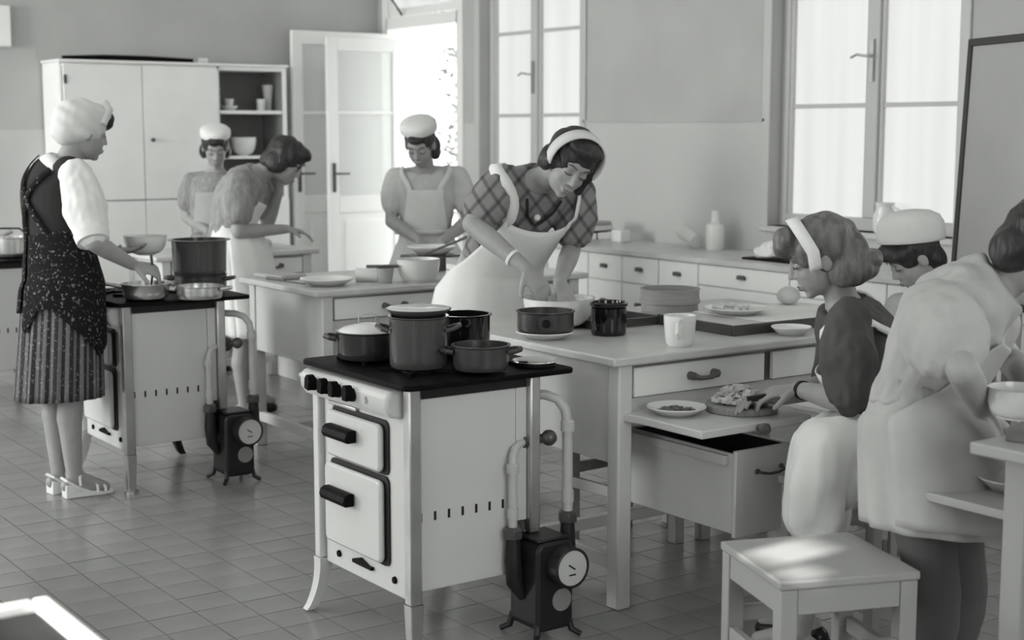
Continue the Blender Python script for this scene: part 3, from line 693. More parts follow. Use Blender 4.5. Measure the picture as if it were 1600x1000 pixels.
# ---- gas meters with their pipes
def make_meter(label, loc):
    t = thing('gas_meter', label, 'gas meter', loc)
    b = MB().prism(round_rect(-.066, .066, .028, .295, .028), 'y', -.075, .065)
    mb = b.build('meter_case', M_meter, t, .010)
    MB().box((-.058, -.067, .2955), (.058, .057, .304)).build('meter_lid', M_meter, t, .004)
    for sx in (-1, 1):
        q = MB(); q.tube([(sx*.10, 0, .305 if sx < 0 else .325), (sx*.10, 0, .24), (sx*.094, 0, .17), (sx*.066, 0, .12)], [.021, .025, .025, .012], 12); q.build('pipe_boss', M_meter, t)
        zt = .305 if sx < 0 else .325
        MB().lathe([(.001, zt), (.030, zt), (.030, zt+.026), (.022, zt+.034), (.001, zt+.034)], (sx*.10, 0, 0), 6).build('union_nut', M_brass, t, .002)
    for (x, y) in ((-.055, -.06), (.055, -.06), (-.055, .06), (.055, .06)):
        MB().tube([(x, y, .06), (x*1.15, y*1.15, .02), (x*1.5, y*1.5, .006)], [.011, .010, .008], 8).build('foot', M_meter, t)
    RX = Matrix.Rotation(PI/2, 4, 'X')
    MB().lathe([(.056, 0), (.060, .004), (.060, .055), (.054, .058), (.052, .050), (.001, .050)], (.022, -.073, .225), 32, RX).build('dial_housing', M_meter, t)
    d = MB().lathe([(.001, 0), (.052, 0), (.052, .003), (.001, .003)], (.022, -.124, .225), 32, RX).build('dial', M_dial, t)
    h = MB(); h.box((-.014, -.0010, -.0022), (.014, 0, .0022), Matrix.Translation((.020, -.1272, .228)) @ Matrix.Rotation(.6, 4, 'Y')); h.box((-.012, -.001, -.002), (.012, 0, .002), Matrix.Translation((.022, -.1272, .205))); h.build('dial_pointer', M_gasket, d, smooth=0)
    MB().lathe([(.001, 0), (.034, 0), (.034, .003), (.001, .003)], (.022, -.075, .118), 28, RX).build('name_disc', M_dialm, t)
    # left pipe rises, turns back to the stop valve; right pipe rises and turns into the stove
    def P(pts, r, nm): MB().tube(pts, r, 12).build(nm, M_pipe, t)
    L0 = (-.10, 0)
    P([(-.10, 0, .338), (-.10, 0, .515)], .0135, 'pipe'); P([(-.10, 0, .515), (-.097, .004, .545), (-.085, .012, .565), (-.062, .024, .575), (-.04, .034, .577)], .0125, 'elbow_pipe')
    MB().lathe([(.001, .500), (.019, .500), (.019, .522), (.015, .527), (.001, .527)], (-.10, 0, 0), 14).build('pipe_collar', M_pipe, t); MB().lathe([(.001, .365), (.017, .365), (.017, .395), (.001, .395)], (-.10, 0, 0), 14).build('pipe_collar', M_pipe, t)
    v = MB(); v.tube([(-.045, .032, .577), (.02, .062, .577)], .018, 12); v.tube([(-.025, .041, .577), (-.012, .047, .577)], .027, 8); v.tube([(.0, .053, .577), (.014, .059, .577)], .028, 8); v.tube([(-.006, .05, .577), (.03, .01, .585)], .014, 10); v.ell((.034, .006, .586), (.024, .024, .024)); v.ell((-.02, .043, .577), (.026, .026, .030)); v.ell((.008, .056, .577), (.026, .026, .030)); v.build('stop_valve', M_brass, t)
    P([(.022, .063, .577), (.05, .10, .582), (.05, .16, .585)], .015, 'pipe')
    P([(.10, 0, .358), (.098, 0, .620)], .0155, 'pipe'); P([(.098, 0, .62), (.093, .006, .665), (.075, .02, .695), (.045, .04, .708), (.0, .07, .71), (-.04, .10, .71), (-.075, .13, .71)], .0145, 'elbow_pipe')
    MB().lathe([(.001, .600), (.021, .600), (.021, .628), (.016, .634), (.001, .634)], (.0985, 0, 0), 14).build('pipe_collar', M_pipe, t); MB().lathe([(.001, .385), (.019, .385), (.019, .42), (.001, .42)], (.0995, 0, 0), 14).build('pipe_collar', M_pipe, t)
    return t
gm = make_meter('black gas meter with white dial beside the front stove', (2.505, 3.405, 0))
g2 = copy_tree(gm); g2.location = (2.585, 5.735, 0); g2['label'] = 'black gas meter with white dial beside the stove of the woman in the turban'

# ================================================================ pots and dishes
def pot(name, label, cat, loc, r, h, m, handles='side', flare=.0, rim=.004, rz=0.0, inner=None, hm=None, n=36):
    t = thing(name, label, cat, loc, rz)
    w_ = .004
    MB().lathe([(.001, .001), (r*.93, 0), (r*.99, .008), (r, .02), (r*(1+flare), h-.006), (r*(1+flare)+rim, h-.003), (r*(1+flare)+rim, h), (r*(1+flare)-w_, h), (r-w_, .02), (r*.9, .006), (.001, .005)], n=n).build('pot_body', m, t, smooth=50)
    hm = hm or m
    if handles == 'side':
        for sgn in (-1, 1):
            x = sgn*r
            MB().tube([(x*.98, -.032, h*.72), (x+sgn*.018, -.030, h*.76), (x+sgn*.034, -.014, h*.8), (x+sgn*.034, .014, h*.8), (x+sgn*.018, .030, h*.76), (x*.98, .032, h*.72)], .0075, 8).build('handle', hm, t)
    elif handles == 'loop':
        MB().lathe([(.014, -.008), (.026, -.008), (.026, .008), (.014, .008), (.014, -.008)], (0, -r-.010, h*.55), 20, Matrix.Rotation(PI/2, 4, 'X') @ Matrix.Rotation(.0, 4, 'X')).build('handle', hm, t)
    elif handles == 'long':
        MB().tube([(r*.97, 0, h*.75), (r+.04, 0, h*.9), (r+.11, 0, h*1.15), (r+.19, 0, h*1.5)], [.010, .008, .010, .012], 10).build('handle', hm, t)
    elif handles == 'ear':
        MB().tube([(r*.98, 0, h*.86), (r+.03, 0, h*.88), (r+.042, 0, h*.62), (r+.026, 0, h*.4), (r*.98, 0, h*.38)], .007, 8).build('handle', hm, t)
    return t
HZ = .8002 # top of the burner grates
RZ = math.radians(-35.2)
t = pot('casserole', 'dark low casserole with a pale lid on the front stove', 'pot', (2.190, 3.862, HZ), .094, .082, M_darkpot, rz=RZ)
ld = MB().lathe([(.001, .104), (.03, .102), (.075, .092), (.088, .084), (.090, .081), (.086, .080), (.001, .080)], n=36).build('lid', M_enamel2, t, smooth=50)
MB().tube([(-.028, 0, .100), (-.026, 0, .125), (-.014, 0, .132), (.014, 0, .132), (.026, 0, .125), (.028, 0, .100)], .0028, 8).build('lid_handle', M_chrome, ld)
t = pot('stock_pot', 'tall grey enamel pot with pale lid on the front stove', 'pot', (2.222, 3.622, HZ), .085, .150, M_greypot, rz=RZ)
ld = MB().lathe([(.001, .153), (.078, .153), (.096, .168), (.0965, .171), (.078, .158), (.001, .158)], n=36).build('lid', M_greypot, t, smooth=50)
MB().lathe([(.001, .1585), (.08, .162), (.093, .171), (.088, .1735), (.001, .1725)], n=36).build('lid_inlay', M_enamel, ld, smooth=50)
pot('black_pot', 'shiny black cooking pot at the back of the front stove', 'pot', (2.462, 3.755, HZ), .084, .125, M_blackpot, handles=None, flare=.02, rim=.006)
t = pot('saute_pan', 'low grey pan with two handles at the front of the hob', 'pan', (2.345, 3.480, HZ), .080, .072, M_midpot, flare=.03, rz=RZ)
plate('steel_lid', 'flat pale lid lying on the rear corner of the front hob', 'lid', (2.545, 3.490, .7905), .068, .014, M_alu, .8)
# on the middle table
plate('serving_plate', 'white plate under the dark pan on the middle table', 'plate', (2.872, 3.880, .8003), .098, .022)
t = pot('dark_pan', 'dark low pan with a round loop handle on a white plate', 'pan', (2.872, 3.880, .8235), .094, .070, M_midpot, handles='loop', rz=RZ)
MB().lathe([(.001, .008), (.088, .01), (.088, .045), (.001, .047)], n=32).build('pan_contents', M_clothg, t)
bowl('mixing_bowl', 'white mixing bowl in which the bending cook kneads', 'bowl', (3.075, 4.075, .8003), .125, .105)
t = pot('glazed_jar', 'small shiny black jar on the middle table', 'jar', (3.100, 3.830, .8003), .060, .092, M_blackpot, handles=None, rim=.0)
MB().lathe([(.050, .092), (.058, .094), (.064, .100), (.064, .108), (.058, .112), (.054, .110), (.052, .094)], n=32).build('jar_rim', M_blackpot, t, smooth=50)
def sieve(label, z, r):
    t = thing('flour_sieve', label, 'sieve', (3.60, 4.09, z))
    MB().lathe([(r-.006, 0), (r, 0), (r, .014), (r-.003, .015), (r-.003, .048), (r, .049), (r, .052), (r-.0065, .052), (r-.0065, .002)], n=40).build('sieve_hoop', M_sieve, t, smooth=40)
    MB().lathe([(.001, .004), (r-.0067, .004), (r-.0067, .006), (.001, .006)], n=40).build('sieve_mesh', M_clothg, t); return t
sieve('lower round wooden flour sieve of the stack on the middle table', .8003, .108); sieve('upper round wooden flour sieve of the stack on the middle table', .8526, .112)
t = cup('enamel_mug', 'white enamel mug with handle at the front edge of the middle table', 'mug', (3.125, 3.500, .8003), .052, .098, M_china, handle=False, flare=.02)
MB().tube([(-.036, -.036, .085), (-.06, -.055, .08), (-.063, -.058, .05), (-.045, -.045, .03)], .006, 8).build('handle', M_china, t)
tr_ = thing('baking_tray', 'dark metal baking tray between jar and sieves on the middle table', 'tray', (3.32, 4.06, .8003), math.radians(0))
b = MB(); b.box((-.19, -.13, 0), (.10, .15, .006)); b.box((-.19, -.13, .006), (.10, -.122, .03)); b.box((-.19, .142, .006), (.10, .15, .03)); b.box((-.19, -.122, .006), (-.182, .142, .03)); b.box((.092, -.122, .006), (.10, .142, .03)); b.build('tray_body', M_greypot, tr_, .002)
pbd = thing('pastry_board', 'large pastry board with pale flour cloth on the middle table', 'board', (3.42, 3.56, .8003))
bx('board_base', (0, 0, 0), (.70, .395, .030), M_paintd, pbd, .003)
MB().box((.17, .01, .0305), (.695, .388, .033)).build('flour_cloth', M_clothw, pbd, .001)
bx('board_edge', (-.012, -.012, 0), (.55, -.0005, .036), M_greypot, pbd, .002); bx('board_edge', (-.012, 0, 0), (-.0005, .38, .036), M_greypot, pbd, .002)
plate('dinner_plate', 'wide white plate of pastry scraps on the flour cloth', 'plate', (3.66, 3.80, .8338), .112, .022)
ps = MB()
for k in range(7): ps.tube([V((3.66+random.uniform(-.06,.06), 3.80+random.uniform(-.06,.06), .846+.002*k)), V((3.66+random.uniform(-.06,.06), 3.80+random.uniform(-.06,.06), .85+.002*k))], [.012, .010], 8)
tag(ps.build('pastry_scraps', M_food), 'pale pastry scraps lying on the wide plate', 'food', kind='stuff')
plate('soup_plate', 'deep white plate at the front edge of the middle table', 'plate', (3.655, 3.482, .8003), .085, .026, None, .55) if False else plate('soup_plate', 'deep white plate at the front edge of the middle table', 'plate', (3.600, 3.472, .8003), .068, .026, None, .6)
o = MB().ell((0, 0, .034), (.046, .043, .034)).build('dough_ball', M_dough); o.location = (4.02, 3.895, .8335); tag(o, 'round dough ball on the flour cloth', 'dough')
# on the pull-out board
plate('small_plate', 'white plate of chopped greens on the pull-out board', 'plate', (2.960, 3.325, .6224), .092, .024)
def crumbs(name, label, cat, c, R_, n_, m, s_, hh):
    b = MB()
    for k in range(n_):
        a = random.uniform(0, 2*PI); q = R_*math.sqrt(random.random()); z = hh*(1-(q/R_)**2)*random.random()
        p = V((q*math.cos(a), q*math.sin(a), z+s_*.5)); M_ = Matrix.Translation(p) @ Matrix.Rotation(random.uniform(0, 6), 4, 'Z') @ Matrix.Rotation(random.uniform(0, 6), 4, 'X')
        u = s_*random.uniform(.5, 1.2); b.box((-u, -u*.35, -u*.18), (u, u*.35, u*.18), M_)
    o = b.build(name, m, smooth=0); o.location = c; return tag(o, label, cat, kind='stuff')
crumbs('chopped_greens', 'chopped greens heaped on the small plate', 'food', (2.960, 3.325, .6295), .058, 160, M_herb, .008, .012)
lathe_thing('chopping_board', 'round wooden chopping board on the pull-out board', 'board', (3.165, 3.255, .6224), [(.001, 0), (.108, 0), (.112, .004), (.112, .020), (.108, .024), (.001, .024)], M_wood, 44)
crumbs('sliced_onions', 'heap of sliced onions on the round chopping board', 'food', (3.165, 3.265, .6466), .078, 260, M_food, .016, .045)
# on the second stove
Z2 = HZ
t = pot('pan', 'steel frying pan the woman in the turban stirs', 'pan', (2.245, 5.800, Z2), .094, .060, M_alu, handles='long', flare=.05, rz=math.radians(155))
MB().lathe([(.001, .010), (.089, .012), (.091, .030), (.001, .032)], n=32).build('pan_contents', M_midpot, t)
pot('aluminium_pan', 'bright aluminium pan with two small handles on the second stove', 'pan', (2.420, 5.660, Z2), .094, .052, M_alu, rz=RZ)
t = pot('stewpot', 'broad dark lower pot on the second stove', 'pot', (2.540, 5.930, Z2), .112, .070, M_midpot, rz=RZ)
t = pot('tall_stewpot', 'tall dark pot stacked on the broad pot at the second stove', 'pot', (2.540, 5.930, Z2+.0705), .114, .150, M_greypot, handles=None, flare=.03, rim=.016)
bowlA = (2.300, 5.93, .965)
bowl('held_bowl', 'white bowl held by the woman in the turban', 'bowl', bowlA, .088, .080)
# on the stove at the far left
t = pot('silver_pot', 'shiny silver pot on the stove at the far left edge', 'pot', (2.40, 8.20, Z2), .105, .105, M_alu, rz=RZ)
MB().tube([(-.12, 0, .10), (-.06, 0, .15), (.06, 0, .15), (.12, 0, .10)], .005, 8).build('bail', M_black, t)
pot('small_saucepan', 'small saucepan behind the shiny silver pot', 'pan', (2.26, 8.42, Z2), .075, .075, M_alu, handles='long', rz=math.radians(20))
# on the second table
plate('oval_platter', 'large white platter on the corner of the second table', 'platter', (3.085, 5.800, .8003), .122, .030)
o = MB().tube([(0, 0, .006), (.13, .0, .006)], [.006, .010], 8).box((-.16, -.002, .001), (0, .012, .004)).build('kitchen_knife', M_woodd); o.location = (3.00, 6.05, .8004); o.rotation_euler = (0, 0, math.radians(100)); tag(o, 'kitchen knife lying on the left edge of the second table', 'knife')
o = bx('folded_towel', (-.07, -.12, 0), (.07, .12, .022), M_clothg, None, .009); o.location = (3.06, 6.22, .8003); o.rotation_euler = (0, 0, .15); tag(o, 'folded grey towel on the second table', 'towel')
o = MB().tube([(0, -.05, .032), (0, .05, .032)], .031, 16).build('small_jar', M_china); o.location = (3.30, 5.82, .8003); o.rotation_euler = (0, 0, .9); tag(o, 'small pale jar lying on its side on the second table', 'jar')
t = cup('measuring_cup', 'pale cup with a spoon laid across it on the second table', 'cup', (3.345, 5.735, .8003), .040, .068, M_clothg, handle=False)
MB().box((-.085, -.018, .069), (.06, .018, .082), rotz(-.5)).build('wooden_scoop', M_woodd, t, .005)
bowl('white_basin', 'big white basin with a lip on the second table', 'basin', (3.500, 5.700, .8003), .098, .105, M_enamel2, .6)
o = bx('tin_box', (-.13, -.09, 0), (.13, .09, .075), M_greypot, None, .005); o.location = (3.86, 6.16, .8003); tag(o, 'grey tin box behind the white basin on the second table', 'box')
plate('wide_dish', 'wide white dish standing on the grey tin box', 'dish', (3.86, 6.16, .8756), .122, .040, None, .55)
for k, (lab, zz, rr) in enumerate((('lowest white book of the pile on the second table', .8003, .05), ('second white book of the pile on the second table', .8308, -.08), ('top pale book of the pile on the second table', .8593, .12))):
    o = MB().box((-.11, -.08, 0), (.11, .08, .028)).build('book', M_paper if k < 2 else M_clothg, bevel=.002); o.location = (3.86, 5.78, zz+.0002*k); o.rotation_euler = (0, 0, rr); tag(o, lab, 'book', 'books piled on the second table')
o = MB().tube([(0, 0, 0), (.14, .0, .055), (.28, 0, .115)], [.005, .006, .008], 8).build('wooden_spoon', M_woodd); o.location = (3.70, 5.98, .895); o.rotation_euler = (0, 0, math.radians(-35)); tag(o, 'dark wooden spoon leaning over the book pile', 'spoon')
# on the small table by the door
for k, (x, y, lab) in enumerate(((3.62, 7.82, 'pale crumpled dough in front of the stooping cook'), (3.76, 7.86, 'second lump of pale dough on the small table by the door'))):
    o = MB(); 
    for q in range(4): o.ell((random.uniform(-.04, .04), random.uniform(-.03, .03), .03), (.05, .045, .03))
    o = o.skin('dough_lump', M_dough, None, .01, 3); o.location = (x, y, .8005); tag(o, lab, 'dough')

# ================================================================ table, board and pan at the right edge
rt = thing('side_table', 'pale table cut off by the right edge of the picture', 'table', (2.665, 2.025, 0))
bx('tabletop', (0, -.80, .772), (1.1, 0, .80), M_greyp, rt, .005)
for x in (.055, .98):
    for y in (-.775, -.115): bx('leg', (x+.03, y+.025, 0), (x+.088, y+.083, .7715), M_greyp, rt, .005)
bx('side_panel', (.09, -.69, .56), (.108, -.093, .7715), M_greyp, rt, .002); bx('front_panel', (.145, -.04, .66), (1.0, -.022, .7715), M_greyp, rt, .002)
bx('stretcher', (.09, -.69, .14), (.12, -.093, .185), M_greyp, rt, .003)
b2 = thing('pullout_shelf', 'grey pull-out board at the right edge of the picture', 'board', (2.80, 1.90, .600)); bx('board_slab', (0, 0, 0), (.50, .352, .022), M_greyp, b2, .003)
plate('side_plate', 'pale plate on the pull-out board at the right edge', 'plate', (2.985, 2.135, .6225), .085, .03, M_clothg)
pot('round_pan', 'dark round pan hidden behind the leg of the right table', 'pan', (3.18, 2.11, .6225), .06, .09, M_darkpot, handles=None)
bowl('deep_basin', 'pale basin in the hands of the cook at the right edge', 'basin', (2.927, 2.088, 0.815), .075, .072, M_enamel, .7)
t = pot('handled_pot', 'silver pot with an ear handle at the right edge', 'pot', (2.835, 1.905, .8003), .0, .0, M_alu, handles=None) if False else None
bk = bx('cookbook', (-.05, -.07, 0), (.05, .07, .03), M_woodd, None, .003); bk.location = (2.80, 1.93, .8003); bk.rotation_euler = (0, 0, .3); tag(bk, 'dark small book lying by the basin at the right edge', 'book')

# ================================================================ dark-topped cabinet in the near left corner
fc = thing('cabinet', 'dark-topped white cabinet corner in the near left of the picture', 'cabinet', (.655, 2.118, 0))
bx('cabinet_body', (-.70, -.70, .0), (-.012, -.012, .770), M_enamel2, fc, .01)
bx('top_plate', (-.655, -.655, .7705), (-.027, -.027, .788), M_dark, fc, .004)
r_ = MB(); r_.box((-.026, -.70, .7705), (0, 0, .800)); r_.box((-.70, -.026, .7705), (-.0265, 0, .800)); r_.build('rim', M_clothw, fc, .006)

# ================================================================ blackboard on an easel
BA = math.atan2(.939, .342)   # direction of the board's foot line
bbd = thing('blackboard', 'grey blackboard with dark frame standing before the right window', 'blackboard', (5.13, 4.06, 0), BA)
TL = Matrix.Translation((0, 0, .0)) @ Matrix.Rotation(math.radians(2.6), 4, 'X')
def bb(nm, a, c, m): MB().box(a, c, TL).build(nm, m, bbd, .002)
bb('slate', (-1.30, -.006, .80), (-.028, .006, 1.835), M_board)
bb('frame_rail', (-1.33, -.014, 1.836), (0, .014, 1.866), M_boardf); bb('frame_rail', (-1.33, -.014, .77), (0, .014, .799), M_boardf)
bb('frame_stile', (-.0275, -.014, .80), (0, .014, 1.8355), M_boardf); bb('frame_stile', (-1.33, -.014, .80), (-1.3005, .014, 1.8355), M_boardf)
for x in (-1.05, -.28): bb('easel_leg', (x-.02, -.05, .0), (x+.02, -.015, 1.75), M_boardf)
PJ = {
  'A': dict(pel=(1.938, 5.919, 0.895), waist=(1.935, 5.946, 1.049), chest=(1.943, 5.981, 1.235), neck=(1.997, 5.952, 1.372), head=(2.058, 5.950, 1.475), shL=(1.944, 6.173, 1.284), elL=(2.035, 6.169, 1.032), wrL=(2.168, 5.944, 0.986), shR=(1.970, 5.788, 1.301), elR=(1.970, 5.625, 1.052), wrR=(2.159, 5.709, 0.946), hipL=(1.933, 6.013, 0.840), knL=(1.912, 5.964, 0.435), anL=(1.898, 5.932, 0.085), toL=(2.038, 5.957, 0.014), hipR=(1.947, 5.832, 0.855), knR=(1.927, 5.819, 0.441), anR=(1.926, 5.825, 0.085), toR=(2.052, 5.826, 0.025)),
  'B': dict(pel=(3.773, 8.575, 0.754), waist=(3.780, 8.585, 0.845), chest=(3.805, 8.607, 1.103), neck=(3.808, 8.604, 1.254), head=(3.792, 8.561, 1.374), shR=(3.689, 8.699, 1.167), elR=(3.666, 8.742, 0.941), wrR=(3.667, 8.422, 0.871), shL=(3.932, 8.530, 1.175), elL=(3.947, 8.482, 0.944), wrL=(3.729, 8.375, 0.855)),
  'C': dict(pel=(3.220, 7.007, 0.857), waist=(3.207, 7.064, 1.004), chest=(3.263, 7.051, 1.168), neck=(3.358, 7.001, 1.280), head=(3.461, 6.936, 1.326), shR=(3.178, 6.910, 1.223), elR=(3.147, 6.856, 0.978), wrR=(3.429, 6.879, 0.979), shL=(3.385, 7.175, 1.245), elL=(3.461, 7.168, 0.996), wrL=(3.479, 7.059, 1.169), hipR=(3.179, 6.938, 0.782), knR=(3.180, 6.900, 0.389), anR=(3.185, 6.911, 0.087), toR=(3.267, 6.873, 0.051), hipL=(3.287, 7.070, 0.766), knL=(3.316, 7.050, 0.377), anL=(3.327, 7.058, 0.091), toL=(3.398, 7.029, 0.064)),
  'D': dict(pel=(4.249, 6.825, 0.786), waist=(4.245, 6.829, 0.943), chest=(4.245, 6.827, 1.170), neck=(4.223, 6.801, 1.298), head=(4.155, 6.743, 1.409), shR=(4.113, 6.929, 1.228), elR=(4.079, 6.917, 0.994), wrR=(4.063, 6.607, 0.912), shL=(4.393, 6.734, 1.242), elL=(4.420, 6.676, 0.997), wrL=(4.158, 6.538, 0.902)),
  'E': dict(pel=(3.223, 4.721, 0.843), waist=(3.222, 4.662, 1.015), chest=(3.206, 4.482, 1.212), neck=(3.202, 4.329, 1.316), head=(3.192, 4.171, 1.365), shR=(3.082, 4.410, 1.297), elR=(2.922, 4.389, 1.150), wrR=(3.004, 4.172, 1.002), shL=(3.417, 4.413, 1.247), elL=(3.380, 4.405, 1.032), wrL=(3.150, 4.172, 0.948)),
  'F': dict(pel=(3.403, 2.908, 0.556), waist=(3.387, 2.916, 0.693), chest=(3.340, 2.950, 0.857), neck=(3.291, 2.982, 0.997), head=(3.238, 3.013, 1.111), shL=(3.200, 2.865, 0.943), elL=(3.142, 2.797, 0.721), wrL=(3.201, 3.051, 0.715), shR=(3.450, 3.056, 0.924), elR=(3.447, 3.145, 0.693), wrR=(3.205, 3.140, 0.674), hipL=(3.309, 2.850, 0.549), knL=(3.013, 2.770, 0.598), anL=(2.950, 2.784, 0.089), toL=(2.909, 2.904, 0.044), hipR=(3.464, 2.984, 0.525), knR=(3.123, 2.886, 0.575), anR=(3.062, 2.879, 0.097), toR=(3.026, 2.996, 0.052)),
  'G': dict(pel=(4.500, 3.602, 0.479), waist=(4.508, 3.614, 0.591), chest=(4.494, 3.625, 0.748), neck=(4.456, 3.624, 0.893), head=(4.385, 3.619, 1.013), shL=(4.316, 3.601, 0.819), elL=(4.243, 3.570, 0.685), wrL=(4.223, 3.705, 0.828), shR=(4.680, 3.649, 0.802), elR=(4.681, 3.615, 0.585), wrR=(4.505, 3.620, 0.768)),
  'H': dict(pel=(2.986, 2.418, 0.750), waist=(3.002, 2.421, 0.840), chest=(3.069, 2.377, 1.017), neck=(3.146, 2.289, 1.118), head=(3.177, 2.204, 1.186), shL=(3.238, 2.510, 1.055), elL=(3.372, 2.448, 0.869), wrL=(3.228, 2.235, 0.827), shR=(2.869, 2.300, 1.042), elR=(2.779, 2.136, 0.932), wrR=(2.949, 2.207, 0.812), hipL=(3.085, 2.433, 0.660), knL=(3.122, 2.373, 0.290), anL=(3.119, 2.382, 0.096), toL=(3.167, 2.306, 0.065), hipR=(2.897, 2.372, 0.687), knR=(2.919, 2.301, 0.329), anR=(2.900, 2.288, 0.088), toR=(2.929, 2.203, 0.067)),
}
# ================================================================ people
RT = V((.817, -.576, 0)); FH = V((.576, .817, 0)); ZU = V((0, 0, 1))   # room directions: toward the right wall's near end / toward its far end
def catmull(P, s):
    i = min(int(s), len(P)-2); t = s-i
    p1, p2 = P[i], P[i+1]; p0 = P[i-1] if i else p1*2-p2; p3 = P[i+2] if i+2 < len(P) else p2*2-p1
    return .5*((2*p1)+(p2-p0)*t+(2*p0-5*p1+4*p2-p3)*t*t+(3*p1-p0-3*p2+p3)*t**3)
def lerp(tab, s):
    for (a, *x), (b, *y) in zip(tab, tab[1:]):
        if s <= b:
            t = max(0, (s-a)/(b-a)); return [u+(v-u)*t for u, v in zip(x, y)]
    return list(tab[-1][1:])
def folds(amp, k, ph=0): return lambda c: amp*(noise.noise(V((c.x*k+ph, c.y*k, c.z*k*.45)))+.5*noise.noise(V((c.x*k*2.3, c.y*k*2.3+ph, c.z*k*1.1))))

